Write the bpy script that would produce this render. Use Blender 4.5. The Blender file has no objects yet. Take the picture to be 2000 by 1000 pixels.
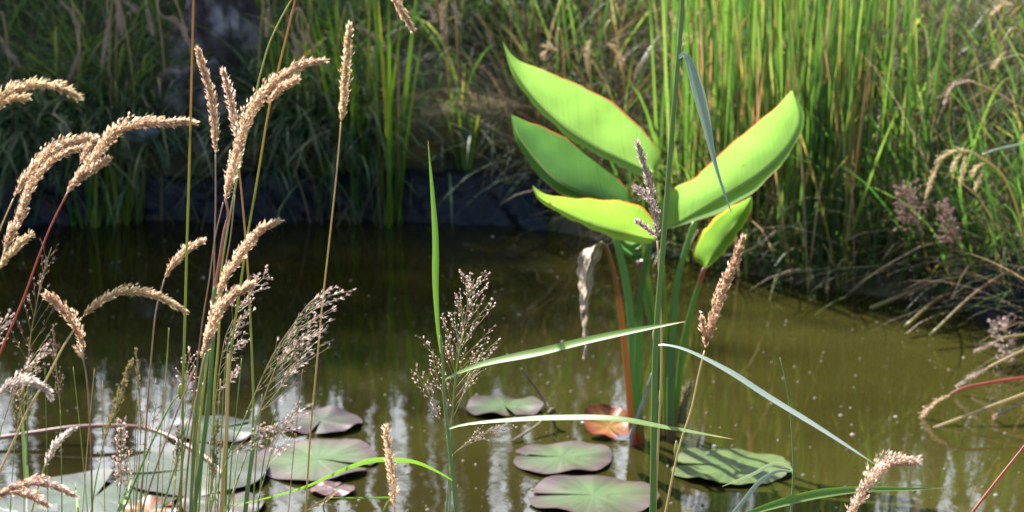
import bpy, math, random
import numpy as np
from mathutils import Vector, Matrix, noise
R = math.radians
rnd = random.Random(7)
scene = bpy.context.scene
COL = scene.collection

# ------------------------------------------------------------------ camera
CAMZ, PITCH, F = 1.35, R(12.9), 4330.0          # F: focal length in photo pixels (photo 2000 x 1000)
cam_d = bpy.data.cameras.new('camera'); cam = bpy.data.objects.new('camera', cam_d); COL.objects.link(cam)
cam.location = (0, 0, CAMZ); cam.rotation_euler = (R(90) - PITCH, 0, 0)
cam_d.sensor_width = 23.5; cam_d.lens = 23.5 * F / 2000.0
cam_d.clip_start = 0.05; cam_d.clip_end = 2000
cam_d.dof.use_dof = True; cam_d.dof.focus_distance = 2.65; cam_d.dof.aperture_fstop = 6.8
scene.camera = cam
CAM = Vector((0, 0, CAMZ))
FW = Vector((0, math.cos(PITCH), -math.sin(PITCH))); UP = Vector((0, math.sin(PITCH), math.cos(PITCH))); RT = Vector((1, 0, 0))

def ray(px, py): return FW + RT * ((px - 1000) / F) + UP * ((500 - py) / F)
def P(px, py, Y):
    """a point of the place seen at photo pixel (px, py), Y metres away along the ground"""
    d = ray(px, py); return CAM + d * (Y / d.y)
def PZ(px, py, z=0.0):
    d = ray(px, py); return CAM + d * ((z - CAMZ) / d.z)
def mpp(p): return (p - CAM).dot(FW) / F        # metres per photo pixel at p

# ------------------------------------------------------------------ materials
def N(nt, t, **kw):
    n = nt.nodes.new(t)
    for k, v in kw.items():
        if hasattr(n, k): setattr(n, k, v)
    return n
def ramp(nt, stops, interp='LINEAR'):
    n = nt.nodes.new('ShaderNodeValToRGB'); cr = n.color_ramp; cr.interpolation = interp
    while len(cr.elements) < len(stops): cr.elements.new(0.5)
    for e, (p, c) in zip(cr.elements, stops): e.position = p; e.color = (*c, 1)
    return n
def newmat(name):
    m = bpy.data.materials.new(name); m.use_nodes = True; nt = m.node_tree; nt.nodes.clear()
    return m, nt, nt.nodes.new('ShaderNodeOutputMaterial')

_mc = {}
def plant_mat(name, stops, trans=None, fac=0.35, rough=0.5, vary=0.35, along=0.0, spec=0.35, noise_amt=0.25, nscale=60, edge=None, tip=None):
    """leafy stuff: colour picked per blade (random per island) along 'stops', partly translucent; along>0 mixes in the
    position along the blade (uv.y)"""
    if name in _mc: return _mc[name]
    m, nt, out = newmat(name); L = nt.links.new
    geo = N(nt, 'ShaderNodeNewGeometry'); uv = N(nt, 'ShaderNodeUVMap'); sep = N(nt, 'ShaderNodeSeparateXYZ'); L(uv.outputs[0], sep.inputs[0])
    tc = N(nt, 'ShaderNodeTexCoord'); nz = N(nt, 'ShaderNodeTexNoise'); nz.inputs['Scale'].default_value = nscale; nz.inputs['Detail'].default_value = 3
    L(tc.outputs['Object'], nz.inputs['Vector'])
    a = N(nt, 'ShaderNodeMath', operation='MULTIPLY'); L(geo.outputs['Random Per Island'], a.inputs[0]); a.inputs[1].default_value = 1 - along
    b = N(nt, 'ShaderNodeMath', operation='MULTIPLY_ADD'); L(sep.outputs[1], b.inputs[0]); b.inputs[1].default_value = along; L(a.outputs[0], b.inputs[2])
    c = N(nt, 'ShaderNodeMath', operation='MULTIPLY_ADD'); L(nz.outputs[0], c.inputs[0]); c.inputs[1].default_value = noise_amt
    d = N(nt, 'ShaderNodeMath', operation='SUBTRACT'); L(b.outputs[0], d.inputs[0]); d.inputs[1].default_value = noise_amt / 2; L(d.outputs[0], c.inputs[2])
    rp = ramp(nt, stops); L(c.outputs[0], rp.inputs[0])
    class _O: pass
    colr = rp.outputs[0]
    if edge:
        e1 = N(nt, 'ShaderNodeMath', operation='SUBTRACT'); L(sep.outputs[0], e1.inputs[0]); e1.inputs[1].default_value = .5
        e2 = N(nt, 'ShaderNodeMath', operation='ABSOLUTE'); L(e1.outputs[0], e2.inputs[0])
        er = ramp(nt, [(0, (.55,) * 3), (.05, (.0,) * 3), (.12, (.25,) * 3), (.19, (0,) * 3), (.27, (.25,) * 3), (.34, (0,) * 3), (.42, (.15,) * 3), (.47, (.8,) * 3)]); L(e2.outputs[0], er.inputs[0])
        ex = N(nt, 'ShaderNodeMixRGB'); L(er.outputs[0], ex.inputs[0]); L(colr, ex.inputs[1]); ex.inputs[2].default_value = (*edge, 1); colr = ex.outputs[0]
    if tip:
        tm = N(nt, 'ShaderNodeMath', operation='MULTIPLY_ADD'); L(nz.outputs[0], tm.inputs[0]); tm.inputs[1].default_value = .25; L(sep.outputs[1], tm.inputs[2])
        tmr = N(nt, 'ShaderNodeMapRange'); L(tm.outputs[0], tmr.inputs[0]); tmr.inputs[1].default_value = 1.03; tmr.inputs[2].default_value = 1.1
        tx = N(nt, 'ShaderNodeMixRGB'); L(tmr.outputs[0], tx.inputs[0]); L(colr, tx.inputs[1]); tx.inputs[2].default_value = (*tip, 1); colr = tx.outputs[0]
    rp = _O(); rp.outputs = [colr]
    bs = N(nt, 'ShaderNodeBsdfPrincipled'); L(rp.outputs[0], bs.inputs['Base Color']); bs.inputs['Roughness'].default_value = rough
    bs.inputs['Specular IOR Level'].default_value = spec
    if trans is not None:
        tr = N(nt, 'ShaderNodeBsdfTranslucent'); mx = N(nt, 'ShaderNodeMixRGB', blend_type='MULTIPLY'); mx.inputs[0].default_value = 1
        L(rp.outputs[0], mx.inputs[1]); mx.inputs[2].default_value = (*trans, 1); L(mx.outputs[0], tr.inputs[0])
        ms = N(nt, 'ShaderNodeMixShader'); ms.inputs[0].default_value = fac; L(bs.outputs[0], ms.inputs[1]); L(tr.outputs[0], ms.inputs[2]); L(ms.outputs[0], out.inputs[0])
    else: L(bs.outputs[0], out.inputs[0])
    _mc[name] = m; return m

YT = (1.9, 1.9, 0.9)     # light that has passed through a green blade is yellower and stronger than its reflection
MAT = dict(
  tan=plant_mat('tan_spikelets', [(0, (.43, .31, .20)), (.5, (.68, .53, .38)), (1, (.88, .77, .62))], (1.16, 1.08, 1.0), .62, .6, spec=.3),
  pink=plant_mat('pink_spikelets', [(0, (.46, .31, .23)), (.5, (.70, .54, .44)), (1, (.90, .79, .69))], (1.15, 1.1, 1.03), .62, .6, spec=.3),
  rust=plant_mat('rusty_spikelets', [(0, (.40, .25, .15)), (.5, (.62, .43, .29)), (1, (.84, .68, .53))], (1.15, 1.1, 1.03), .62, .6, spec=.3),
  cream=plant_mat('cream_spikelets', [(0, (.46, .36, .20)), (.5, (.66, .54, .36)), (1, (.86, .78, .60))], (1.16, 1.08, 1.0), .62, .6, spec=.3),
  grey=plant_mat('grey_spikelets', [(0, (.32, .24, .20)), (.5, (.54, .44, .39)), (1, (.80, .73, .68))], (1.15, 1.1, 1.03), .6, .6, spec=.3),
  bleached=plant_mat('bleached_spikelets', [(0, (.52, .44, .40)), (.5, (.72, .65, .61)), (1, (.92, .88, .85))], (1.15, 1.1, 1.03), .6, .6, spec=.3),
  purple=plant_mat('purple_spikelets', [(0, (.26, .14, .13)), (.4, (.52, .38, .36)), (1, (.92, .85, .82))], (1.15, 1.1, 1.03), .6, .5, spec=.4),
  rosy=plant_mat('rosy_spikelets', [(0, (.18, .10, .09)), (.5, (.34, .22, .20)), (1, (.56, .42, .39))], (1.1, 1.0, .95), .4, .5, spec=.3),
  darkpan=plant_mat('dark_spikelets', [(0, (.10, .045, .04)), (.5, (.22, .13, .11)), (1, (.50, .40, .36))], (1.15, 1.1, 1.03), .6, .5, spec=.4),
  oliveb=plant_mat('olive_spikelets', [(0, (.20, .23, .06)), (.5, (.36, .33, .13)), (1, (.54, .38, .26))], (1.1, 1.0, .8), .35, .5, spec=.4),
  straw=plant_mat('straw_stem', [(0, (.42, .32, .14)), (1, (.60, .48, .28))], (1.4, 1.4, 1.0), .35, .4, along=.6, spec=.5),
  grst=plant_mat('green_stem', [(0, (.13, .20, .05)), (1, (.25, .32, .08))], YT, .2, .4, along=.5, spec=.5, noise_amt=.4),
  ylst=plant_mat('yellow_green_stem', [(0, (.26, .32, .07)), (.6, (.38, .40, .09)), (1, (.50, .45, .15))], YT, .2, .4, along=.7, spec=.5, noise_amt=.4),
  redtip=plant_mat('green_stem_red_above', [(0, (.18, .26, .06)), (.55, (.36, .40, .09)), (.75, (.50, .34, .12)), (1, (.48, .22, .14))], (1.4, 1.4, 1.0), .35, .4, along=.95, spec=.5, noise_amt=.1),
  redst=plant_mat('red_stem', [(0, (.38, .17, .08)), (.5, (.46, .11, .07)), (1, (.42, .14, .12))], (1.4, 1.4, 1.0), .35, .4, along=.8, spec=.5),
  pinkst=plant_mat('pink_stem', [(0, (.20, .26, .06)), (.35, (.40, .33, .10)), (.65, (.46, .16, .12)), (1, (.42, .24, .22))], (1.4, 1.4, 1.0), .35, .4, along=.9, spec=.5, noise_amt=.2),
  brst=plant_mat('brown_stem', [(0, (.28, .30, .09)), (.5, (.36, .22, .12)), (1, (.42, .32, .27))], (1.4, 1.4, 1.0), .35, .4, along=.9, spec=.5),
  darkst=plant_mat('fine_branchlet', [(0, (.24, .28, .08)), (.5, (.38, .32, .18)), (1, (.52, .38, .30))], (1.4, 1.4, 1.0), .35, .5, along=.3, spec=.4),
  blade=plant_mat('fresh_blade', [(0, (.10, .19, .03)), (.5, (.15, .26, .04)), (1, (.20, .30, .05))], (1.25, 1.55, .8), .4, .4, along=.2, spec=.5, edge=(.19, .29, .07), tip=(.42, .33, .12)),
  dulblade=plant_mat('blue_green_blade', [(0, (.20, .28, .18)), (.5, (.25, .33, .22)), (1, (.30, .38, .26))], (1.3, 1.4, .9), .2, .33, along=.2, spec=.8, edge=(.55, .58, .50), tip=(.45, .40, .28)),
  sheen_glauc=plant_mat('glaucous_sheen_blade', [(0, (.24, .31, .22)), (.5, (.29, .36, .27)), (1, (.35, .42, .33))], (1.1, 1.2, .9), .2, .3, along=.2, spec=.8, edge=(.6, .64, .58), tip=(.3, .36, .2)),  # glaucous bloom, with sun and sky sheen partly painted in as a paler base
  dryblade=plant_mat('dry_blade', [(0, (.34, .20, .08)), (.5, (.46, .30, .13)), (1, (.55, .40, .22))], (1.2, 1.0, .8), .35, .5, spec=.35),
  reed=plant_mat('reed_culm', [(0, (.15, .25, .07)), (1, (.20, .29, .10))], (1.4, 1.4, 1.0), .35, .33, along=.7, spec=.5),
  rush=plant_mat('rush_leaves', [(0, (.035, .075, .028)), (.25, (.06, .12, .04)), (.5, (.085, .15, .035)), (.7, (.14, .20, .05)), (.86, (.19, .23, .08)), (.94, (.30, .25, .12)), (1, (.45, .29, .08))], (1.35, 1.7, .75), .55, .42, spec=.4),
  margin=plant_mat('water_margin_leaves', [(0, (.06, .14, .025)), (.6, (.12, .23, .03)), (.9, (.20, .29, .04)), (1, (.36, .28, .06))], (2.0, 1.9, .6), .5, .42, spec=.4),
  bank=plant_mat('bank_grass', [(0, (.025, .060, .030)), (.45, (.055, .115, .05)), (.74, (.095, .175, .06)), (.9, (.18, .23, .09)), (1, (.36, .32, .20))], (1.8, 1.8, .8), .4, .5, spec=.35),
  hay=plant_mat('dry_bank_grass', [(0, (.04, .06, .02)), (.35, (.08, .09, .035)), (.6, (.15, .115, .06)), (.85, (.25, .19, .11)), (1, (.46, .38, .28))], (1.2, 1.05, .8), .35, .6, spec=.25),
  bgtan=plant_mat('old_spikelets', [(0, (.40, .30, .24)), (.5, (.56, .44, .37)), (1, (.74, .62, .54))], (1.15, 1.1, 1.03), .6, .6, spec=.25),
)

def petiole_mat(name, lo, mid, hi):
    return plant_mat(name, [(0, lo), (.18, mid), (.85, mid), (1, hi)], (1.8, 1.8, .8), .4, .35, along=1.0, spec=.5, noise_amt=.30, nscale=25)

def canna_mat(name, base, trans, margin, spots=0.0, bleach=None, under=(.16, .22, .15), fac=.5):
    """broad leaf: uv.x runs lower edge - midrib - upper edge, uv.y stalk to tip; veins leave the midrib obliquely"""
    m, nt, out = newmat(name); L = nt.links.new
    uv = N(nt, 'ShaderNodeUVMap'); sep = N(nt, 'ShaderNodeSeparateXYZ'); L(uv.outputs[0], sep.inputs[0])
    dm = N(nt, 'ShaderNodeMath', operation='SUBTRACT'); L(sep.outputs[0], dm.inputs[0]); dm.inputs[1].default_value = .5
    ab = N(nt, 'ShaderNodeMath', operation='ABSOLUTE'); L(dm.outputs[0], ab.inputs[0])
    # veins: wave over  v*K - |u|*S
    vv = N(nt, 'ShaderNodeMath', operation='MULTIPLY_ADD'); L(ab.outputs[0], vv.inputs[0]); vv.inputs[1].default_value = -.45; L(sep.outputs[1], vv.inputs[2])
    cb = N(nt, 'ShaderNodeCombineXYZ'); L(vv.outputs[0], cb.inputs[0])
    wv = N(nt, 'ShaderNodeTexWave'); wv.inputs['Scale'].default_value = 9.0; wv.inputs['Distortion'].default_value = .6; wv.inputs['Detail'].default_value = 2
    wv.inputs['Detail Scale'].default_value = 2; L(cb.outputs[0], wv.inputs['Vector'])
    wf = N(nt, 'ShaderNodeTexNoise'); wf.inputs['Scale'].default_value = 75; cb2 = N(nt, 'ShaderNodeCombineXYZ'); L(vv.outputs[0], cb2.inputs[0]); L(cb2.outputs[0], wf.inputs['Vector']); wf.inputs['Detail'].default_value = 4
    tc = N(nt, 'ShaderNodeTexCoord'); nz = N(nt, 'ShaderNodeTexNoise'); nz.inputs['Scale'].default_value = 14; L(tc.outputs['Object'], nz.inputs['Vector']); nz.inputs['Detail'].default_value = 4
    # tone = .45*fine veins + .2*wave + .35*noise
    t1 = N(nt, 'ShaderNodeMath', operation='MULTIPLY'); L(wf.outputs[0], t1.inputs[0]); t1.inputs[1].default_value = .5
    t2 = N(nt, 'ShaderNodeMath', operation='MULTIPLY_ADD'); L(wv.outputs['Fac'], t2.inputs[0]); t2.inputs[1].default_value = .05; L(t1.outputs[0], t2.inputs[2])
    t3 = N(nt, 'ShaderNodeMath', operation='MULTIPLY_ADD'); L(nz.outputs[0], t3.inputs[0]); t3.inputs[1].default_value = .8; L(t2.outputs[0], t3.inputs[2])
    def shades(c):
        return ramp(nt, [(.35, tuple(x * .62 for x in c)), (.6, c), (.85, tuple(min(1, x * 1.28) for x in c))])
    rb, rt = shades(base), shades(trans); L(t3.outputs[0], rb.inputs[0]); L(t3.outputs[0], rt.inputs[0])
    # margin mask with a wandering width
    nm = N(nt, 'ShaderNodeTexNoise'); nm.inputs['Scale'].default_value = 30; L(tc.outputs['Object'], nm.inputs['Vector'])
    mm = N(nt, 'ShaderNodeMath', operation='MULTIPLY_ADD'); L(nm.outputs[0], mm.inputs[0]); mm.inputs[1].default_value = .03; L(ab.outputs[0], mm.inputs[2])
    mr = N(nt, 'ShaderNodeMapRange'); L(mm.outputs[0], mr.inputs[0]); mr.inputs[1].default_value = margin[1]; mr.inputs[2].default_value = margin[2]
    def over(a, fac_sock, col):
        x = N(nt, 'ShaderNodeMixRGB'); L(fac_sock, x.inputs[0]); L(a, x.inputs[1]); x.inputs[2].default_value = (*col, 1); return x.outputs[0]
    cb_, ct_ = over(rb.outputs[0], mr.outputs[0], margin[0]), over(rt.outputs[0], mr.outputs[0], tuple(min(1, x * 1.3) for x in margin[0]))
    # pale midrib
    mi = N(nt, 'ShaderNodeMapRange'); L(ab.outputs[0], mi.inputs[0]); mi.inputs[1].default_value = .012; mi.inputs[2].default_value = .03; mi.inputs[3].default_value = .6; mi.inputs[4].default_value = 0
    cb_ = over(cb_, mi.outputs[0], (.26, .36, .14)); ct_ = over(ct_, mi.outputs[0], (.45, .55, .2))
    if spots != 0:
        vo = N(nt, 'ShaderNodeTexNoise'); vo.inputs['Scale'].default_value = 55; vo.inputs['Detail'].default_value = 2; L(tc.outputs['Object'], vo.inputs['Vector'])
        vs = N(nt, 'ShaderNodeMapRange'); L(vo.outputs[0], vs.inputs[0]); vs.inputs[1].default_value = .74 - spots; vs.inputs[2].default_value = .80 - spots
        cb_ = over(cb_, vs.outputs[0], (.22, .10, .02)); ct_ = over(ct_, vs.outputs[0], (.35, .13, .02))
    bs = N(nt, 'ShaderNodeBsdfPrincipled'); L(cb_, bs.inputs['Base Color']); bs.inputs['Roughness'].default_value = .36; bs.inputs['Specular IOR Level'].default_value = .5
    bp = N(nt, 'ShaderNodeBump'); bp.inputs['Strength'].default_value = .12; bp.inputs['Distance'].default_value = .002; L(wf.outputs[0], bp.inputs['Height']); L(bp.outputs[0], bs.inputs['Normal'])
    tr = N(nt, 'ShaderNodeBsdfTranslucent'); L(ct_, tr.inputs[0])
    ms = N(nt, 'ShaderNodeMixShader'); ms.inputs[0].default_value = fac; L(bs.outputs[0], ms.inputs[1]); L(tr.outputs[0], ms.inputs[2]); L(ms.outputs[0], out.inputs[0])
    return m

def ground_mat():
    m, nt, out = newmat('bank_soil'); L = nt.links.new
    tc = N(nt, 'ShaderNodeTexCoord'); a = N(nt, 'ShaderNodeTexNoise'); a.inputs['Scale'].default_value = 3.5; a.inputs['Detail'].default_value = 8; L(tc.outputs['Object'], a.inputs['Vector'])
    r = ramp(nt, [(.3, (.030, .022, .012)), (.5, (.060, .045, .022)), (.62, (.085, .066, .030)), (.75, (.045, .055, .018))]); L(a.outputs[0], r.inputs[0])
    bs = N(nt, 'ShaderNodeBsdfPrincipled'); L(r.outputs[0], bs.inputs['Base Color']); bs.inputs['Roughness'].default_value = .9
    b = N(nt, 'ShaderNodeTexNoise'); b.inputs['Scale'].default_value = 40; b.inputs['Detail'].default_value = 6; L(tc.outputs['Object'], b.inputs['Vector'])
    bp = N(nt, 'ShaderNodeBump'); bp.inputs['Strength'].default_value = .8; bp.inputs['Distance'].default_value = .02; L(b.outputs[0], bp.inputs['Height']); L(bp.outputs[0], bs.inputs['Normal'])
    L(bs.outputs[0], out.inputs[0]); return m

def water_mat():
    m, nt, out = newmat('murky_pond_water'); L = nt.links.new
    tc = N(nt, 'ShaderNodeTexCoord')
    a = N(nt, 'ShaderNodeTexNoise'); a.inputs['Scale'].default_value = 1.1; a.inputs['Detail'].default_value = 5; L(tc.outputs['Object'], a.inputs['Vector'])
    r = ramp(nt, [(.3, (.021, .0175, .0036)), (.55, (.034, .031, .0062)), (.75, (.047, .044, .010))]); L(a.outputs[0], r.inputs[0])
    # shade painted into the water colour: darker to the far left, lighter near right
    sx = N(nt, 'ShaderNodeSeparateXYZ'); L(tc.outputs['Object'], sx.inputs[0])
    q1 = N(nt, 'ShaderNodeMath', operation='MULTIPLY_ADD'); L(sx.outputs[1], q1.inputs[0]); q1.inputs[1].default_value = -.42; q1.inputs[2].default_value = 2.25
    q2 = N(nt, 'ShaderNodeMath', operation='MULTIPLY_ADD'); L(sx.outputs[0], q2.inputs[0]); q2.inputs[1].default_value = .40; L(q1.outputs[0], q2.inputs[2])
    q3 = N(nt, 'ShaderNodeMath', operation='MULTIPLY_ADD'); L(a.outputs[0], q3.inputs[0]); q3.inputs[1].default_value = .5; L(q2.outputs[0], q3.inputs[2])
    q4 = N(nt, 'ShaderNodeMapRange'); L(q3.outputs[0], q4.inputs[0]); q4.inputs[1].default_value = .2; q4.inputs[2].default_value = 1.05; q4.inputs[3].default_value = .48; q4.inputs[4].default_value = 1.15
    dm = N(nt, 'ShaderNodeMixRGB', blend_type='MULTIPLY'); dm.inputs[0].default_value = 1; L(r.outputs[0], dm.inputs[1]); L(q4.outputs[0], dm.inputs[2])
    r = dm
    bs = N(nt, 'ShaderNodeBsdfPrincipled'); L(r.outputs[0], bs.inputs['Base Color']); bs.inputs['Roughness'].default_value = .035; bs.inputs['IOR'].default_value = 1.333
    mp = N(nt, 'ShaderNodeMapping'); mp.inputs['Scale'].default_value = (1, .8, 1); L(tc.outputs['Object'], mp.inputs[0])
    w1 = N(nt, 'ShaderNodeTexNoise'); w1.inputs['Scale'].default_value = 5; w1.inputs['Detail'].default_value = 2; L(mp.outputs[0], w1.inputs['Vector'])
    w2 = N(nt, 'ShaderNodeTexNoise'); w2.inputs['Scale'].default_value = 38; w2.inputs['Detail'].default_value = 2; L(mp.outputs[0], w2.inputs['Vector'])
    ad = N(nt, 'ShaderNodeMath', operation='MULTIPLY_ADD'); L(w2.outputs[0], ad.inputs[0]); ad.inputs[1].default_value = .10; L(w1.outputs[0], ad.inputs[2])
    bp = N(nt, 'ShaderNodeBump'); bp.inputs['Strength'].default_value = 1; bp.inputs['Distance'].default_value = .0010; L(ad.outputs[0], bp.inputs['Height']); L(bp.outputs[0], bs.inputs['Normal'])
    L(bs.outputs[0], out.inputs[0]); return m

def simple_mat(name, stops, scale=20, rough=.6, bump=.0, bscale=60, bdist=.004, spec=.5, detail=5):
    if name in _mc: return _mc[name]
    m, nt, out = newmat(name); L = nt.links.new
    tc = N(nt, 'ShaderNodeTexCoord'); a = N(nt, 'ShaderNodeTexNoise'); a.inputs['Scale'].default_value = scale; a.inputs['Detail'].default_value = detail; L(tc.outputs['Object'], a.inputs['Vector'])
    r = ramp(nt, stops); L(a.outputs[0], r.inputs[0])
    bs = N(nt, 'ShaderNodeBsdfPrincipled'); L(r.outputs[0], bs.inputs['Base Color']); bs.inputs['Roughness'].default_value = rough; bs.inputs['Specular IOR Level'].default_value = spec
    if bump:
        b = N(nt, 'ShaderNodeTexNoise'); b.inputs['Scale'].default_value = bscale; b.inputs['Detail'].default_value = 6; L(tc.outputs['Object'], b.inputs['Vector'])
        bp = N(nt, 'ShaderNodeBump'); bp.inputs['Strength'].default_value = bump; bp.inputs['Distance'].default_value = bdist; L(b.outputs[0], bp.inputs['Height']); L(bp.outputs[0], bs.inputs['Normal'])
    L(bs.outputs[0], out.inputs[0]); _mc[name] = m; return m

def pad_mat(name, centre, rim, red=None):
    """lily pad: uv = (angle, radius); pale green centre, purple flush to the rim, veins radiating"""
    m, nt, out = newmat(name); L = nt.links.new
    uv = N(nt, 'ShaderNodeUVMap'); sep = N(nt, 'ShaderNodeSeparateXYZ'); L(uv.outputs[0], sep.inputs[0])
    tc = N(nt, 'ShaderNodeTexCoord'); nz = N(nt, 'ShaderNodeTexNoise'); nz.inputs['Scale'].default_value = 11; nz.inputs['Detail'].default_value = 5; L(tc.outputs['Object'], nz.inputs['Vector'])
    a = N(nt, 'ShaderNodeMath', operation='MULTIPLY_ADD'); L(nz.outputs[0], a.inputs[0]); a.inputs[1].default_value = .9; L(sep.outputs[1], a.inputs[2])
    s = N(nt, 'ShaderNodeMath', operation='SUBTRACT'); L(a.outputs[0], s.inputs[0]); s.inputs[1].default_value = .45
    mid = tuple((x + y) / 2 for x, y in zip(centre, rim))
    r = ramp(nt, [(.3, centre), (.72, mid), (.98, rim)]); L(s.outputs[0], r.inputs[0])
    cb = N(nt, 'ShaderNodeCombineXYZ'); L(sep.outputs[0], cb.inputs[0])
    wv = N(nt, 'ShaderNodeTexNoise'); wv.noise_dimensions = '3D'; wv.inputs['Scale'].default_value = 26; wv.inputs['Detail'].default_value = 1; L(cb.outputs[0], wv.inputs['Vector'])
    vr = ramp(nt, [(.42, (.82, .82, .82)), (.5, (1.12, 1.12, 1.05)), (.58, (.85, .85, .85))]); L(wv.outputs[0], vr.inputs[0])
    mx = N(nt, 'ShaderNodeMixRGB', blend_type='MULTIPLY'); mx.inputs[0].default_value = 1; L(r.outputs[0], mx.inputs[1]); L(vr.outputs[0], mx.inputs[2])
    sp = N(nt, 'ShaderNodeTexNoise'); sp.inputs['Scale'].default_value = 48; sp.inputs['Detail'].default_value = 3; L(tc.outputs['Object'], sp.inputs['Vector'])
    sr = N(nt, 'ShaderNodeMapRange'); L(sp.outputs[0], sr.inputs[0]); sr.inputs[1].default_value = .62; sr.inputs[2].default_value = .70; sr.inputs[4].default_value = .75
    m0 = mx; mx = N(nt, 'ShaderNodeMixRGB'); L(sr.outputs[0], mx.inputs[0]); L(m0.outputs[0], mx.inputs[1]); mx.inputs[2].default_value = (.07, .05, .025, 1)
    bs = N(nt, 'ShaderNodeBsdfPrincipled'); L(mx.outputs[0], bs.inputs['Base Color']); bs.inputs['Roughness'].default_value = .38; bs.inputs['Specular IOR Level'].default_value = .26
    bp = N(nt, 'ShaderNodeBump'); bp.inputs['Strength'].default_value = .5; bp.inputs['Distance'].default_value = .002; L(wv.outputs[0], bp.inputs['Height']); L(bp.outputs[0], bs.inputs['Normal'])
    L(bs.outputs[0], out.inputs[0]); return m

# ------------------------------------------------------------------ mesh building
_m, _nt, _out = newmat('water_bead'); _b = _nt.nodes.new('ShaderNodeBsdfPrincipled'); _b.inputs['Base Color'].default_value = (.8, .85, .9, 1); _b.inputs['Roughness'].default_value = .03; _b.inputs['Transmission Weight'].default_value = .7; _b.inputs['IOR'].default_value = 1.33; _nt.links.new(_b.outputs[0], _out.inputs[0])
class MB:
    def __init__(s): s.v = []; s.f = []; s.uv = []
    def vert(s, p, u=0.0, w=0.0): s.v.append((p[0], p[1], p[2])); s.uv.append((u, w)); return len(s.v) - 1
    def build(s, name, mat, parent=None, smooth=True):
        o0 = parent_world(parent)
        me = bpy.data.meshes.new(name)
        vv = np.array(s.v, dtype=np.float64).reshape(-1, 3) - np.array(o0)
        me.from_pydata(vv.tolist(), [], s.f); me.materials.append(mat)
        uvl = me.uv_layers.new(name='UVMap')
        li = np.empty(len(me.loops), dtype=np.int32); me.loops.foreach_get('vertex_index', li)
        uvl.data.foreach_set('uv', np.array(s.uv, dtype=np.float32)[li].ravel())
        if smooth: me.polygons.foreach_set('use_smooth', [True] * len(me.polygons))
        me.update()
        o = bpy.data.objects.new(name, me); COL.objects.link(o)
        if parent is not None: o.parent = parent
        return o
_loc = {}
def parent_world(o):
    t = Vector((0, 0, 0))
    while o is not None: t = t + o.location; o = o.parent
    return t
def thing(name, label, cat, loc, group=None):
    o = bpy.data.objects.new(name, None); COL.objects.link(o); o.location = loc; o.empty_display_size = .05
    o['label'] = label; o['category'] = cat; o['kind'] = 'thing'
    if group: o['group'] = group
    return o
def tag(o, label, cat, group=None, kind=None):
    o['label'] = label; o['category'] = cat
    if group: o['group'] = group
    o['kind'] = kind or 'thing'
    return o

def smooth_pts(pts, n):
    """Catmull-Rom through pts (Vectors or tuples), resampled to n points evenly by length"""
    p = [Vector(q) for q in pts]
    if len(p) == 2: return [p[0].lerp(p[1], i / (n - 1)) for i in range(n)]
    q = [p[0] * 2 - p[1]] + p + [p[-1] * 2 - p[-2]]
    d = []
    for i in range(1, len(q) - 2):
        for k in range(12):
            t = k / 12; a, b, c, e = q[i - 1], q[i], q[i + 1], q[i + 2]
            d.append(.5 * (2 * b + (c - a) * t + (2 * a - 5 * b + 4 * c - e) * t * t + (3 * b - a - 3 * c + e) * t ** 3))
    d.append(q[-2])
    s = [0]
    for i in range(1, len(d)): s.append(s[-1] + (d[i] - d[i - 1]).length)
    out = []; j = 0
    for i in range(n):
        t = s[-1] * i / (n - 1)
        while j < len(s) - 2 and s[j + 1] < t: j += 1
        k = (t - s[j]) / max(1e-9, s[j + 1] - s[j]); out.append(d[j].lerp(d[j + 1], min(1, max(0, k))))
    return out
def frame(pts, i):
    a = pts[max(0, i - 1)]; b = pts[min(len(pts) - 1, i + 1)]; t = (b - a)
    return t.normalized() if t.length > 1e-9 else Vector((0, 0, 1))
def perp(t):
    a = Vector((0, 1, 0)) if abs(t.y) < .9 else Vector((1, 0, 0))
    u = t.cross(a).normalized(); return u, u.cross(t).normalized()
def tube(mb, pts, r0, r1=None, sides=6, rf=None, v0=0., v1=1., cap=True):
    r1 = r0 if r1 is None else r1; n = len(pts); base = []
    for i, p in enumerate(pts):
        t = frame(pts, i); u, w = perp(t); k = i / (n - 1); r = (r0 + (r1 - r0) * k) * (rf(k) if rf else 1)
        base.append([mb.vert(p + (u * math.cos(a) + w * math.sin(a)) * r, j / sides, v0 + (v1 - v0) * k) for j, a in enumerate(2 * math.pi * j / sides for j in range(sides))])
    for i in range(n - 1):
        for j in range(sides):
            mb.f.append((base[i][j], base[i][(j + 1) % sides], base[i + 1][(j + 1) % sides], base[i + 1][j]))
    if cap: mb.f.append(tuple(reversed(base[0]))); mb.f.append(tuple(base[-1]))
def blade(mb, pts, widths, tilt=0.0, fold=.35, twist=0.0, flat_to=None):
    """V-keeled grass blade along pts; widths in metres at even stations"""
    n = len(pts); row = []
    for i, p in enumerate(pts):
        k = i / (n - 1); t = frame(pts, i); view = (p - CAM).normalized() if flat_to is None else flat_to
        s = t.cross(view)
        s = s.normalized() if s.length > 1e-5 else perp(t)[0]
        nrm = s.cross(t).normalized()
        a = tilt + twist * k; c, sn = math.cos(a), math.sin(a); s, nrm = s * c + nrm * sn, nrm * c - s * sn
        x = k * (len(widths) - 1); j = min(len(widths) - 2, int(x)); w = widths[j] + (widths[j + 1] - widths[j]) * (x - j)
        h = w * .5; row.append((mb.vert(p - s * h - nrm * h * fold, 0, k), mb.vert(p, .5, k), mb.vert(p + s * h - nrm * h * fold, 1, k)))
    for i in range(n - 1):
        a, b = row[i], row[i + 1]; mb.f.append((a[0], a[1], b[1], b[0])); mb.f.append((a[1], a[2], b[2], b[1]))
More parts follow.
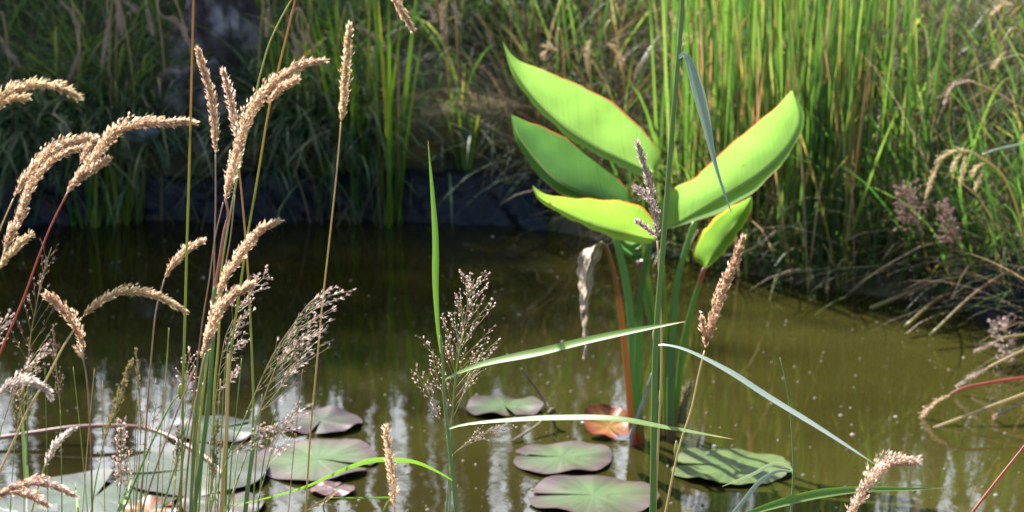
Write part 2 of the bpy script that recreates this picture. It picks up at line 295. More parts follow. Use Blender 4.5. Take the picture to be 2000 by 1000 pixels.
def glume(mb, p, d, side, l, w):
    t = d; o = side
    s = t.cross(o).normalized()
    b = mb.vert(p, .5, 0); m1 = mb.vert(p + t * l * .4 + s * w * .5, 0, .4); k = mb.vert(p + t * l * .42 + o * w * .55, .5, .45); m2 = mb.vert(p + t * l * .4 - s * w * .5, 1, .4); e = mb.vert(p + t * l + o * w * .15, .5, 1)
    mb.f += [(b, m1, k), (b, k, m2), (m1, e, k), (k, e, m2)]
def spikelet(mb, p, d, l, w, r):
    u, v = perp(d); a = r.random() * math.pi; o = u * math.cos(a) + v * math.sin(a)
    op = .10 + .22 * r.random()
    glume(mb, p, (d + o * op).normalized(), o, l, w); glume(mb, p, (d - o * op).normalized(), -o, l * .94, w)
def rand_dir(r):
    while True:
        v = Vector((r.uniform(-1, 1), r.uniform(-1, 1), r.uniform(-1, 1)))
        if .05 < v.length < 1: return v.normalized()

def seed_head(mb, axis, Rm, r, l=.0042, dens=1.0, loose=0.0, tip_up=True):
    """dense panicle (base -> tip): short appressed branchlets in clumps, each carrying several spikelets"""
    n = len(axis); L = sum((axis[i + 1] - axis[i]).length for i in range(n - 1))
    ncl = max(10, int(L / .00155 * dens)); az = r.random() * 6
    lob = [r.random() for _ in range(40)]
    for j in range(ncl):
        s = (j + r.uniform(-.5, .5)) / ncl; s = min(.995, max(0, s)); x = s * (n - 1); i = min(n - 2, int(x)); p = axis[i].lerp(axis[i + 1], x - i)
        t = frame(axis, i); u, v = perp(t); az += 2.4 + r.uniform(-.5, .5); o = u * math.cos(az) + v * math.sin(az)
        prof = min(1, .40 + s / .30 * .60) * (1 - s) ** .5 * (.92 + .14 * lob[int(s * 26) % 40])
        ext = Rm * max(.18, prof) * r.uniform(.72, 1.06)
        sp = .22 + .14 * r.random() + loose
        d = (t + o * sp).normalized(); bl = ext / max(.2, sp) * .8
        k = 2 + int(3.2 * min(1, ext / .004))
        for q in range(k):
            f = (q + r.random() * .8) / k; pp = p + d * bl * f + rand_dir(r) * .0007
            dd = (t * 1.0 + o * r.uniform(.08, .6) + rand_dir(r) * .2).normalized()
            spikelet(mb, pp, dd, l * r.uniform(.7, 1.3), l * .25 * r.uniform(.8, 1.25), r)

def bez(p, d, L, bend, n=6):
    out = [p]; q = p; dd = d.copy()
    for i in range(n):
        dd = (dd + bend / n).normalized(); q = q + dd * (L / n); out.append(q)
    return out
def airy_panicle(st, sp, axis, r, wh=9, bl=(.045, .012), ang=.75, l=.0024, w=.0009, bias=Vector((0, 0, 0)), sub=4, per=3, start=.1, close=0.0, droop=-.25, clus=1, bias_lo=None):
    """open panicle: whorls of hair-fine branches off the axis, forking, spikelets at the ends; st gets stalks, sp spikelets"""
    n = len(axis)
    for h in range(wh):
        s = start + (1 - start) * h / wh + r.uniform(-.02, .02); s = min(.99, max(.01, s)); x = s * (n - 1); i = min(n - 2, int(x)); p = axis[i].lerp(axis[i + 1], x - i)
        t = frame(axis, i); u, v = perp(t); a0 = r.random() * 6.28
        nb = per + (1 if r.random() < .4 else 0)
        for b in range(nb):
            az = a0 + 6.28 * b / nb + r.uniform(-.4, .4); o = u * math.cos(az) + v * math.sin(az)
            d = (t + o * ang * r.uniform(.7, 1.3) + bias * r.uniform(.6, 1.2)).normalized()
            Lb = (bl[0] + (bl[1] - bl[0]) * s) * r.uniform(.55, 1.15)
            br = bez(p, d, Lb, (t * close + Vector((0, 0, droop)) + rand_dir(r) * .25), 6)
            tube(st, br, .00028, .00016, 3, cap=False)
            for k in range(sub):
                f = .28 + .72 * (k + r.random()) / sub; f = min(1, f); xi = f * (len(br) - 1); ii = min(len(br) - 2, int(xi)); q = br[ii].lerp(br[ii + 1], xi - ii)
                td = frame(br, ii); o2 = rand_dir(r); d2 = (td + o2 * .55 * (1 - close * .4)).normalized(); L2 = Lb * r.uniform(.08, .30) * (1.25 - f)
                e = q + d2 * L2
                if L2 > .001: tube(st, [q, q.lerp(e, .5) + rand_dir(r) * L2 * .06, e], .0002, .00014, 3, cap=False)
                for c in range(clus + (1 if r.random() < .5 else 0)):
                    dd = (d2 + rand_dir(r) * .5).normalized(); spikelet(sp, e - d2 * L2 * r.random() * .6 * (c > 0) , dd, l * r.uniform(.8, 1.2), w, r)
            spikelet(sp, br[-1], frame(br, len(br) - 1), l, w, r)

# ------------------------------------------------------------------ terrain and pond
SHORE = [(-3.6, 6.15), (-2.4, 6.42), (-1.4, 6.36), (-.7, 6.40), (-.1, 6.34), (.12, 6.22), (.35, 6.0), (.55, 5.75), (.75, 5.55), (.95, 5.42), (1.12, 5.30), (1.20, 5.08), (1.34, 4.75), (1.5, 4.3), (1.62, 3.7), (1.6, 3.2), (1.1, 2.98), (.3, 2.92), (-.6, 2.95), (-1.6, 3.05), (-2.8, 3.3), (-3.7, 4.0), (-4.1, 5.2)]
_sx = np.array([p[0] for p in SHORE]); _sy = np.array([p[1] for p in SHORE])
def shore_d(x, y):
    """signed distance to the shore: negative in the water"""
    x = np.asarray(x, float); y = np.asarray(y, float); best = np.full(x.shape, 1e9); ins = np.zeros(x.shape, bool)
    m = len(SHORE)
    for i in range(m):
        x0, y0 = _sx[i], _sy[i]; x1, y1 = _sx[(i + 1) % m], _sy[(i + 1) % m]; dx, dy = x1 - x0, y1 - y0
        t = np.clip(((x - x0) * dx + (y - y0) * dy) / (dx * dx + dy * dy), 0, 1); best = np.minimum(best, np.hypot(x - x0 - t * dx, y - y0 - t * dy))
        c = (y0 > y) != (y1 > y); ins ^= c & (x < (x1 - x0) * (y - y0) / (y1 - y0 + 1e-12) + x0)
    return np.where(ins, -best, best)
def ground_z(x, y):
    x = np.asarray(x, float); y = np.asarray(y, float); d = shore_d(x, y)
    far = np.clip((y - 4.9) / .6, 0, 1); left = np.clip((.35 - x) / .4, 0, 1) * far
    zin = -.45 * np.clip(-d / .5, 0, 1)
    step = np.where(left > 0, .03 + .17 * left, .05)
    zo = step * np.clip(d / .10, 0, 1) + far * np.clip(d - .08, 0, 1.25) * .30 + (1 - far) * np.clip(d, 0, .5) * .2
    zo = zo + far * left * .07 * np.clip((d - .5) / .9, 0, 1)
    bump = .03 * np.sin(x * 3.1 + 1) * np.sin(y * 2.7) + .02 * np.sin(x * 7.3 + y * 5.1)
    return np.where(d < 0, zin, zo + bump * np.clip(d / .4, 0, 1))
def gz(x, y): return float(ground_z(np.array([x]), np.array([y]))[0])
def build_ground():
    def axis(lo, hi, st, far):
        a = list(np.arange(lo, hi + 1e-6, st)); v = hi; s = st
        while v < far: s *= 1.5; v += s; a.append(v)
        v = lo; s = st; b = []
        while v > -far: s *= 1.5; v -= s; b.append(v)
        return np.array(b[::-1] + a)
    xs, ys = axis(-4.5, 4.5, .06, 600), axis(1, 11, .06, 600)
    X, Y = np.meshgrid(xs, ys); Z = ground_z(X, Y)
    mb = MB(); nx = len(xs)
    for j in range(len(ys)):
        for i in range(nx): mb.vert((X[j, i], Y[j, i], Z[j, i]))
    for j in range(len(ys) - 1):
        for i in range(nx - 1): a = j * nx + i; mb.f.append((a, a + 1, a + nx + 1, a + nx))
    o = mb.build('ground', ground_mat()); o['kind'] = 'structure'; o['label'] = 'dark soil of the pond banks'; return o
build_ground()
mb = MB()
gx, gy = np.linspace(-4.3, 1.9, 40), np.linspace(2.7, 6.7, 30)
for y in gy:
    for x in gx: mb.vert((x, y, 0))
for j in range(29):
    for i in range(39): a = j * 40 + i; mb.f.append((a, a + 1, a + 41, a + 40))
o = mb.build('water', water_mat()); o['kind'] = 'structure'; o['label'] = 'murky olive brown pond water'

# ------------------------------------------------------------------ sheet liner round the far margin
def liner(name, path, label, hts, seed):
    r = random.Random(seed); mb = MB(); pts = smooth_pts([(x, y, 0) for x, y in path], 150); rows = []
    pts = [p + Vector((0, .05 * noise.noise(Vector((p.x * 3.3, seed, 0))) + .025 * noise.noise(Vector((p.x * 11, seed, 4))), 0)) for p in pts]
    K = 22
    for i, p in enumerate(pts):
        t = frame(pts, i); nrm = Vector((-t.y, t.x, 0)) 
        if nrm.y < 0: nrm = -nrm
        s = i / 149; H = hts * (.78 + .30 * noise.noise(Vector((s * 9, seed, 0))) + .10 * noise.noise(Vector((s * 40, seed, 3)))); row = []
        for k in range(K):
            q = k / (K - 1); z = -.12 + (H + .12) * min(1, q / .8); off = .0 + .075 * max(0, (z + .02) / .2)
            if q > .8: off += (q - .8) / .2 * .10; z += .012 * math.sin((q - .8) / .2 * math.pi)
            c = noise.noise(Vector((s * 26 + z * 9, z * 5, seed))); c2 = noise.noise(Vector((s * 60 - z * 30, z * 10, seed + 5)))
            off -= .07 * abs(c) + .035 * abs(c2)
            pp = p + nrm * off; row.append(mb.vert((pp.x, pp.y, z), s, q))
        rows.append(row)
    for i in range(149):
        for k in range(K - 1): mb.f.append((rows[i][k], rows[i][k + 1], rows[i + 1][k + 1], rows[i + 1][k]))
    o = mb.build(name, simple_mat('pond_liner_sheet', [(.3, (.003, .004, .008)), (.7, (.008, .010, .018))], 12, .42, .5, 26, .025, .3))
    return tag(o, label, 'pond liner')
liner('pond_liner', [(-2.6, 6.40), (-1.4, 6.335), (-.7, 6.375), (-.1, 6.315), (.10, 6.22)], 'wrinkled dark blue pond liner along the shaded far bank', .165, 3)
liner('pond_liner', [(1.13, 5.28), (1.20, 5.06), (1.33, 4.75)], 'short dark blue end of pond liner under the right bank grass', .17, 8)

# ------------------------------------------------------------------ stones on the far bank
def stone(name, label, c, size, mat, seed, rough=.28, sub=4):
    import bmesh
    bm = bmesh.new(); bmesh.ops.create_icosphere(bm, subdivisions=sub, radius=1)
    for v in bm.verts:
        p = v.co.copy(); d = noise.noise(p * 1.3 + Vector((seed, 0, 0))) * rough + noise.noise(p * 3.1 + Vector((0, seed, 0))) * rough * .5 + noise.noise(p * 8 + Vector((0, 0, seed))) * rough * .18
        q = p * (1 + d); v.co = (q.x * size[0], q.y * size[1], q.z * size[2])
    me = bpy.data.meshes.new(name); bm.to_mesh(me); bm.free(); me.materials.append(mat); me.polygons.foreach_set('use_smooth', [True] * len(me.polygons))
    o = bpy.data.objects.new(name, me); COL.objects.link(o); o.location = c
    return tag(o, label, 'stone')
rock = simple_mat('grey_purple_rock', [(.36, (.03, .02, .018)), (.48, (.07, .055, .052)), (.56, (.20, .165, .16)), (.68, (.40, .34, .33))], 12, .85, 1.0, 40, .02)
pale = simple_mat('pale_blue_stone', [(.3, (.10, .105, .115)), (.5, (.20, .21, .23)), (.7, (.30, .31, .33))], 22, .85, .8, 50, .006)
earth = simple_mat('brown_earth', [(.3, (.10, .065, .02)), (.6, (.19, .13, .045)), (.8, (.26, .19, .08))], 10, .9, .8, 40, .01)
stone('stone', 'smooth pale blue grey stone lying on the pond liner', P(272, 255, 6.42), (.055, .055, .045), pale, 2.2, .22)
stone('boulder', 'rugged purple grey boulder, upper one of the pair on the shaded bank', P(422, 70, 6.72), (.105, .12, .24), rock, 5.1, .6)
stone('boulder', 'rugged purple grey boulder, lower one of the pair standing by the liner', P(395, 225, 6.56), (.12, .10, .17), rock, 9.7, .6)
stone('boulder', 'rounded brown earthy boulder above the liner behind the green blade', P(880, 262, 6.62), (.27, .2, .125), earth, 4.4, .3)

# ------------------------------------------------------------------ the near plants, seen at photo pixels
def tr3(pts, Y0, Y1=None, n=None, wob=0.0, r=None):
    Y1 = Y0 if Y1 is None else Y1; q = [Vector((p[0], p[1], 0)) for p in pts]
    n = n or max(8, len(q) * 5); sm = smooth_pts(q, n)
    return [P(p.x, p.y, Y0 + (Y1 - Y0) * i / (n - 1)) for i, p in enumerate(sm)]
def to_ground(pts):
    """carry a stalk that leaves the picture at its last point on down to the bank it grows from"""
    e = pts[-1]; d = (pts[-1] - pts[-3]).normalized()
    dx = max(-.35, min(.35, d.x / max(.25, -d.z))) if d.z < 0 else .05
    by = min(2.72, max(1.7, e.y)); h = e.z
    b = Vector((e.x + dx * h * .6, by, 0)); b.z = gz(b.x, b.y) - .01
    k = max(6, int((e - b).length / .06)); h1 = e + d * (e - b).length * .35; out = list(pts)
    for i in range(1, k + 1):
        t = i / k; out.append(e * (1 - t) ** 3 + h1 * 3 * t * (1 - t) ** 2 + (b + (e - b) * .3) * 3 * t * t * (1 - t) + b * t ** 3)
    return out
def stalk(pts, Y, root=True, n=None):
    """pts top -> bottom"""
    Y0, Y1 = Y if isinstance(Y, tuple) else (Y, Y)
    q = tr3(pts, Y0, Y1, n)
    return to_ground(q) if root else q

SEED = [100]
def rr(): SEED[0] += 1; return random.Random(SEED[0])
ITEMS = []
def grass_stem(label, Y, stem=None, w=3.0, smat='straw', heads=(), hmat='tan', blades=(), name='flowering_grass', cat='grass stem', group=None, root=True, l=.0042, w1=None, dens=1.0, nodes=()):
    """one stalk from the bank with its parts. heads: (trace base->tip, half width px[, density, loose]); blades: (trace, widths px, material, tilt, twist)"""
    r = rr(); Yt, Yb = Y if isinstance(Y, tuple) else (Y, Y)
    pts = stalk(stem, Y, root); base = pts[-1]
    t = thing(name, label, cat, base, group)
    m = mpp(pts[0]); mb = MB(); q = list(reversed(pts))
    tube(mb, q, w * m * .5 * 1.4, (w1 or w * .8) * m * .5 * 1.15, 6)
    mb.build('stem', MAT[smat], t)
    if heads:
        mb = MB()
        for h in heads:
            ax = tr3(h[0], Yt, Yt + (h[4] if len(h) > 4 else r.uniform(-.03, .03)), 40)
            tube(mb, ax, .5 * m, .3 * m, 5)
            seed_head(mb, ax, h[1] * m * 1.5, r, l * 1.3, (h[2] if len(h) > 2 else 1.0) * dens * 1.75, h[3] if len(h) > 3 else 0)
        mb.build('seed_head', MAT[hmat], t)
    for b in blades:
        mb = MB(); bp = tr3(b[0], b[5] if len(b) > 5 else Yt, b[6] if len(b) > 6 else Yt + .08, 30); blade(mb, bp, [x * m for x in b[1]], b[3] if len(b) > 3 else .3, .45, b[4] if len(b) > 4 else 0)
        mb.build('leaf_blade', MAT[b[2]], t)
    for (nx, ny, nw, nh, nm) in nodes:
        mb = MB(); c = P(nx, ny, Yt); tube(mb, smooth_pts([c - Vector((0, 0, nh * m * .5)), c, c + Vector((0, 0, nh * m * .5))], 9), nw * m * .5, None, 8, rf=lambda k: .35 + .75 * math.sin(k * math.pi))
        mb.build('node', MAT[nm], t)
    return t
# ---- feathery grasses with dense heads
G = grass_stem
G('cream arched seed head with a forked side spike at the upper left edge', (2.15, 2.0),
  [(-12, 215), (-30, 330), (-45, 600), (-50, 1000)], 3, 'straw', [([(-14, 222), (0, 196), (25, 178), (70, 168), (112, 172), (152, 188)], 13), ([(-14, 222), (10, 200), (50, 190)], 9, .9)], 'cream')
G('long tan seed head bowing right to the tall green stalk, on a red stalk', (2.25, 2.15),
  [(132, 376), (100, 440), (74, 505), (45, 585), (0, 690), (-60, 850), (-100, 1000)], 3.6, 'redst',
  [([(130, 378), (160, 338), (190, 298), (222, 262), (275, 243), (330, 239), (374, 238)], 15), ([(155, 322), (168, 296), (182, 272)], 8, .9), ([(150, 355), (178, 332), (212, 312)], 11, .9)], 'tan')
G('bushy tan seed head bowing right at the left edge, a shorter spike tucked behind', (2.3, 2.2),
  [(26, 388), (10, 425), (-10, 480), (-60, 700), (-80, 1000)], 3, 'straw',
  [([(26, 388), (45, 355), (70, 322), (105, 293), (145, 276), (182, 270)], 15), ([(40, 420), (56, 375), (80, 335), (112, 308), (150, 290)], 14, 1, 0, .04)], 'tan')
G('tan seed head hanging loosely below the bushy pair at the left edge', (2.32, 2.25),
  [(8, 492), (-5, 540), (-25, 700), (-30, 1000)], 3, 'straw', [([(6, 494), (22, 458), (36, 425), (46, 395), (55, 372)], 12), ([(8, 480), (16, 462), (24, 452)], 11)], 'tan')
G('small upright cream seed head at the left edge under the bushy pair', (2.2, 2.1),
  [(-6, 528), (-20, 600), (-40, 800), (-40, 1000)], 3, 'straw', [([(-6, 528), (14, 503), (38, 478), (58, 462)], 10)], 'cream')
G('slim upright straight tan seed head just right of the tall green stalk', (2.4, 2.3),
  [(421, 300), (421, 400), (419, 470), (417, 560), (405, 650), (396, 720), (384, 850), (372, 1000)], 3, 'brst', [([(421, 302), (419, 250), (412, 190), (400, 145), (387, 98)], 10.5)], 'tan')
G('short rusty pink seed head rising behind the big curved one', (2.45, 2.35),
  [(462, 275), (468, 340), (474, 400), (482, 496), (489, 624), (493, 720), (495, 800), (490, 900), (480, 1000)], 4, 'redtip', [([(463, 272), (458, 245), (450, 195), (437, 140)], 10)], 'pink')
G('big tan seed head curving to the right in the middle of the left hand cluster', (2.3, 2.2),
  [(440, 388), (446, 420), (438, 450), (428, 512), (418, 580), (414, 680), (408, 760), (400, 840), (390, 920), (378, 1000)], 5.5, 'pinkst',
  [([(440, 392), (452, 340), (468, 275), (490, 222), (520, 178), (560, 145), (595, 127), (628, 120)], 16), ([(520, 200), (548, 175), (578, 156)], 10, .9, .05), ([(446, 380), (450, 350), (462, 318)], 13)], 'tan')
G('solitary slim tan seed head held straight up on a hair thin dark stalk', (2.35, 2.3),
  [(666, 238), (660, 310), (651, 400), (640, 500), (630, 590), (618, 720), (606, 850), (597, 1000)], 3, 'straw', [([(666, 240), (670, 205), (674, 160), (678, 110), (683, 54)], 11)], 'cream')
G('green stalk arching out of the top of the picture to a drooping tan seed head', (2.5, 2.35),
  [(748, -28), (720, -60), (660, -75), (605, -48), (568, 2), (530, 75), (510, 140), (497, 195), (478, 280), (455, 390), (436, 500), (424, 600), (415, 690), (405, 800), (395, 900), (388, 1000)], 3.2, 'ylst',
  [([(748, -28), (766, -8), (785, 22), (803, 53)], 10)], 'tan')
G('leaning red stalk leaving the top of the picture through the big curved head', (2.28, 2.4),
  [(600, -110), (577, -2), (545, 130), (524, 220), (506, 330), (494, 400), (481, 474), (473, 534), (460, 624), (450, 704), (445, 800), (440, 1000)], 4, 'redtip')
G('tall straight green stalk with a red upper end crossing the tip of the bowing head', (2.2, 2.25),
  [(380, -120), (378, 0), (373, 200), (369, 350), (365, 480), (362, 600), (358, 750), (356, 870), (352, 1000)], 4.6, 'redtip', w1=3.2)
G('long tan seed head, middle one of the three heads leaning right in the cluster', (2.25, 2.2),
  [(424, 582), (412, 650), (400, 740), (388, 850), (380, 1000)], 4.5, 'ylst', [([(424, 584), (438, 548), (460, 512), (482, 480), (508, 452), (539, 434)], 13)], 'tan')
G('fat tan seed head, lowest of the three heads leaning right in the cluster', (2.15, 2.15),
  [(400, 682), (390, 740), (376, 830), (366, 920), (360, 1000)], 3.5, 'brst', [([(398, 690), (408, 655), (422, 618), (445, 588), (468, 570), (490, 557)], 16, 1.1), ([(392, 700), (400, 680), (410, 650)], 10)], 'tan')
G('small tan seed head leaning right beside the tall green stalk, on a purplish stalk', (2.3, 2.25),
  [(321, 545), (305, 605), (297, 680), (289, 780), (281, 900), (274, 1000)], 3, 'brst', [([(320, 545), (334, 522), (362, 492), (395, 471)], 10)], 'tan')
G('cream seed head bent over in a smooth arch', (2.2, 2.1),
  [(160, 620), (122, 680), (92, 738), (55, 800), (30, 855), (-5, 930), (-40, 1000)], 4, 'straw', [([(160, 620), (185, 598), (215, 579), (252, 571), (292, 575), (330, 590), (360, 607)], 10)], 'cream')
G('rusty stubby seed head leaning left with a separate tuft below it', (2.15, 2.15),
  [(160, 695), (168, 730), (174, 800), (178, 900), (180, 1000)], 3.2, 'brst', [([(165, 682), (155, 655), (140, 628), (120, 602), (94, 578)], 13), ([(165, 706), (160, 695), (155, 682)], 8)], 'rust')
G('bleached whitish seed head drooping right across the green panicle at the left', (2.1, 2.1),
  [(-10, 775), (-25, 830), (-30, 1000)], 3, 'straw', [([(-10, 775), (15, 755), (45, 747), (78, 755), (98, 774)], 10)], 'bleached')
G('pair of pinkish seed heads lying almost flat in the lower left corner', (2.05, 2.05),
  [(-15, 975), (-30, 1000)], 3, 'straw', [([(-15, 972), (20, 955), (60, 944), (105, 950), (142, 966)], 10), ([(-15, 972), (20, 962), (55, 968), (88, 984)], 12)], 'pink')
G('slender whitish seed head leaning right above the lower left corner', (2.25, 2.25),
  [(88, 908), (72, 960), (62, 1000)], 3, 'straw', [([(88, 910), (102, 880), (122, 855), (144, 837)], 7, .8)], 'bleached')
G('tan shaggy seed head standing at the bottom centre over the bent green blade', (2.1, 2.1),
  [(770, 988), (773, 1010)], 3, 'straw', [([(770, 988), (768, 950), (764, 910), (758, 872), (754, 836)], 12, .6, .14)], 'tan')
G('rusty tan seed head with a small spur, leaning right beside the broad leaved plant', (2.35, 2.25),
  [(1376, 685), (1365, 730), (1350, 800), (1332, 855), (1318, 910), (1300, 1000)], 3.5, 'straw', [([(1378, 680), (1388, 640), (1402, 592), (1418, 552), (1436, 508), (1451, 468)], 13), ([(1378, 675), (1375, 650), (1371, 622)], 6, .8)], 'rust', nodes=[(1321, 880, 9, 40, 'ylst')])
G('pale pinkish seed head bowing right in the lower right corner', (2.15, 2.1),
  [(1650, 1012), (1640, 1060)], 3.5, 'straw', [([(1650, 1016), (1672, 982), (1694, 946), (1720, 918), (1750, 905), (1782, 902)], 22)], 'pink')
G('greyish loose seed head with two short side spurs in front of the broad leaves', (2.5, 2.4),
  [(1284, 470), (1288, 560), (1292, 650), (1291, 740), (1286, 860), (1280, 1000)], 3.6, 'straw',
  [([(1284, 470), (1281, 430), (1272, 380), (1262, 335), (1245, 280)], 11, .8), ([(1268, 395), (1256, 380), (1242, 368)], 9, .8), ([(1280, 460), (1262, 445), (1244, 432)], 6, .8)], 'grey', nodes=[(1291, 775, 8, 50, 'ylst')])

# ---- stalks of the left hand cluster
def S(label, pts, w, mat, Y=2.3, **k): return G(label, (Y, Y - .05), pts, w, mat, **k)
S('stout green and white stalk at the heart of the left hand cluster', [(420, 560), (417, 640), (412, 720), (405, 800), (398, 860), (388, 930), (378, 1000)], 8, 'reed', 2.18)
S('yellow green stalk close along the stout one of the cluster', [(438, 520), (430, 600), (426, 680), (419, 760), (417, 872), (410, 1000)], 4.5, 'ylst', 2.28)
S('thin purple stalk running down from the big curved head', [(459, 380), (450, 464), (438, 528), (424, 600), (405, 690), (385, 780), (368, 900), (360, 1000)], 2.4, 'brst', 2.32)
S('thin dark stalk bending left below the slim straight head', [(436, 395), (420, 464), (409, 544), (396, 624), (386, 704), (378, 780), (360, 880), (345, 1000)], 2.4, 'brst', 2.26)
S('green side stalk slanting down left from the yellow joint of the tall stalk', [(352, 768), (334, 790), (308, 840), (286, 888), (262, 944), (240, 1000)], 3.4, 'blade', 2.2, nodes=[(352, 765, 9, 30, 'ylst')])
S('brown purple stalk slanting down left across the cluster', [(382, 715), (353, 786), (330, 846), (308, 904), (276, 1000)], 3.2, 'brst', 2.1)
S('stalk wrapped in a yellow pink sheath at the centre of the cluster', [(402, 690), (388, 760), (383, 805), (378, 872), (372, 1000)], 5.5, 'grst', 2.14, nodes=[(384, 800, 11, 52, 'ylst')])
S('stalk in a dry orange tan sheath right of the cluster centre', [(447, 690), (444, 760), (442, 840), (437, 904), (433, 1000)], 6.5, 'straw', 2.24)
S('thick green stalk standing right of the orange tan sheath', [(497, 850), (494, 880), (487, 930), (479, 1000)], 7, 'grst', 2.3)
S('thin yellow green stalk slanting right at the foot of the cluster', [(484, 878), (470, 920), (450, 975), (440, 1000)], 3, 'ylst', 2.2)
S('thin olive stalk left of the orange tan sheath', [(366, 820), (352, 880), (330, 950), (315, 1000)], 3, 'grst', 2.16)
for i, p in enumerate([[(330, 640), (322, 760), (312, 880), (305, 1000)], [(472, 700), (462, 800), (452, 900), (446, 1000)], [(431, 740), (424, 840), (420, 1000)], [(396, 700), (392, 800), (387, 900), (384, 1000)], [(512, 770), (502, 870), (494, 1000)], [(346, 860), (341, 930), (338, 1000)], [(252, 880), (252, 940), (256, 1000)], [(538, 800), (515, 900), (504, 1000)], [(410, 860), (404, 930), (402, 1000)], [(465, 880), (458, 940), (455, 1000)]]):
    S('thin bare yellow green stalk among the crowded stalks of the left hand cluster', p, 2.6, ['ylst', 'grst', 'straw'][i % 3], 2.12 + .03 * i, group='thin stalks of the left hand cluster', w1=1.6)
q = random.Random(77)
for i in range(16):
    x0 = q.choice([q.uniform(30, 330), q.uniform(330, 600)]); yt = q.uniform(700, 900); dx = q.uniform(-45, 40)
    S('hair thin pale stalk standing among the airy panicles of the lower left', [(x0 + dx, yt), (x0 + dx * .45, (yt + 1000) / 2), (x0, 1000)], 1.7, ['ylst', 'straw', 'grst', 'pinkst'][i % 4], q.uniform(2.05, 2.45), group='hair thin stalks of the lower left', w1=.9)
G('short fresh blade with an orange tip near the lower left', (2.1, 2.1), [(232, 1000), (230, 1015)], 3, 'grst', blades=[([(232, 1005), (245, 970), (256, 935)], [12, 10, 1], 'blade', .3)], name='grass_blade', cat='grass blade')
G('bright green blade standing in front of the green panicle at the left', (2.2, 2.15), [(52, 950), (53, 1000)], 4, 'grst', blades=[([(53, 955), (50, 900), (46, 850), (42, 803)], [10, 11, 8, 1], 'blade', .3)], name='grass_blade', cat='grass blade')
G('thin green blade tip at the bottom edge left of the fresh orange tipped blade', (2.15, 2.15), [(152, 990), (153, 1005)], 3, 'grst', blades=[([(153, 1000), (150, 970), (147, 943)], [7, 5, 1], 'blade', .3)], name='grass_blade', cat='grass blade')

# ---- airy panicles
def A(label, Y, axis, stem, hm='purple', sw=3, smat='grst', name='panicle_grass', blades=(), **kw):
    r = rr(); ax = tr3(axis, Y, Y + .02, 40); pts = to_ground(tr3(stem, Y, Y - .04)) if stem else [ax[0]]
    t = thing(name, label, 'panicle grass', pts[-1]); m = mpp(ax[0])
    if stem: mb = MB(); tube(mb, list(reversed(pts)), sw * m * .55, sw * m * .4, 6); mb.build('stem', MAT[smat], t)
    st, sp = MB(), MB(); tube(st, ax, sw * m * .4, .7 * m, 5); airy_panicle(st, sp, ax, r, **kw)
    st.build('branches', MAT['darkst'], t); sp.build('spikelets', MAT[hm], t)
    for b in blades:
        mb = MB(); blade(mb, tr3(b[0], Y, Y + .06, 24), [x * m for x in b[1]], b[3], .45); mb.build('leaf_blade', MAT[b[2]], t)
    return t
A('airy pink panicle like a cloud beside the tall single blade', 2.45, [(884, 820), (890, 740), (902, 660), (913, 600), (926, 545)], [(884, 820), (882, 880), (876, 940), (872, 1000)], 'purple', 3, bl=(.085, .026), wh=15, ang=.72, sub=8, per=3, start=.0, l=.0027, w=.0012, droop=.15, clus=1)
A('wind swept purple panicle fanning right from two green stalks', 2.3, [(484, 802), (519, 722), (541, 680), (572, 635), (606, 590), (640, 572)], [(484, 802), (468, 840), (452, 872), (430, 930), (410, 1000)], 'purple', 3.4, bl=(.090, .034), wh=11, ang=.36, sub=4, per=2, bias=Vector((.6, 0, -.02)), l=.0052, w=.0008, close=.55, droop=-.12, clus=1, start=.15)
A('lower purple panicle with long branches streaming right', 2.22, [(500, 827), (515, 780), (532, 734), (548, 700), (570, 668)], [(500, 827), (492, 870), (484, 930), (476, 1000)], 'purple', 3.4, bl=(.085, .045), wh=8, ang=.30, sub=4, per=2, bias=Vector((.8, 0, -.06)), l=.0054, w=.0008, close=.55, droop=-.2, clus=1, start=.15)
A('straw coloured drooping panicle low on the right of the cluster', 2.18, [(446, 894), (466, 872), (487, 853), (525, 832), (557, 842)], [(446, 894), (428, 940), (410, 1000)], 'grey', 3, bl=(.036, .02), wh=6, ang=.45, sub=4, per=2, bias=Vector((.35, 0, -.3)), l=.0036, w=.0012, close=.4, droop=-.4, clus=2)
A('small pale panicle peeping right from behind the leaning tan heads', 2.4, [(452, 640), (468, 600), (486, 575), (505, 552), (525, 535)], [(452, 640), (440, 720), (432, 850), (425, 1000)], 'purple', 2.6, bl=(.028, .012), wh=7, ang=.8, sub=5, per=3, l=.0030, w=.0014, droop=.1, clus=2)
A('thin panicle with level branches combed out right of the yellow stalks', 2.38, [(418, 800), (424, 760), (430, 715), (440, 660), (455, 625)], [(418, 800), (412, 870), (405, 1000)], 'purple', 2.4, bl=(.052, .034), wh=10, ang=.45, sub=5, per=1, bias=Vector((1.3, 0, .05)), l=.0048, w=.0010, close=.2, droop=-.1, clus=3, start=.1)
A('dark narrow panicle left of the cluster stalks', 2.36, [(362, 800), (364, 760), (366, 720), (372, 690)], [(362, 800), (350, 870), (335, 1000)], 'purple', 2.4, bl=(.026, .014), wh=7, ang=.6, sub=4, per=2, l=.0028, w=.0012, droop=.1)
A('dark green panicle with paired upswept branches at the left', 2.25, [(55, 748), (59, 664), (73, 586), (84, 535), (101, 482)], [(55, 748), (53, 860), (53, 1000)], 'darkpan', 3.2, bl=(.050, .018), wh=9, ang=.6, sub=4, per=2, l=.0040, w=.0011, close=.35, droop=.1, clus=2, start=.05)
A('pale purple panicle leaning right under the dark green one', 2.2, [(8, 820), (22, 780), (36, 752), (60, 712), (84, 681)], [(8, 820), (0, 850), (-20, 1000)], 'purple', 2.6, bl=(.044, .018), wh=8, ang=.42, sub=4, per=2, bias=Vector((.25, 0, .1)), l=.0036, w=.0011, close=.4, clus=3)
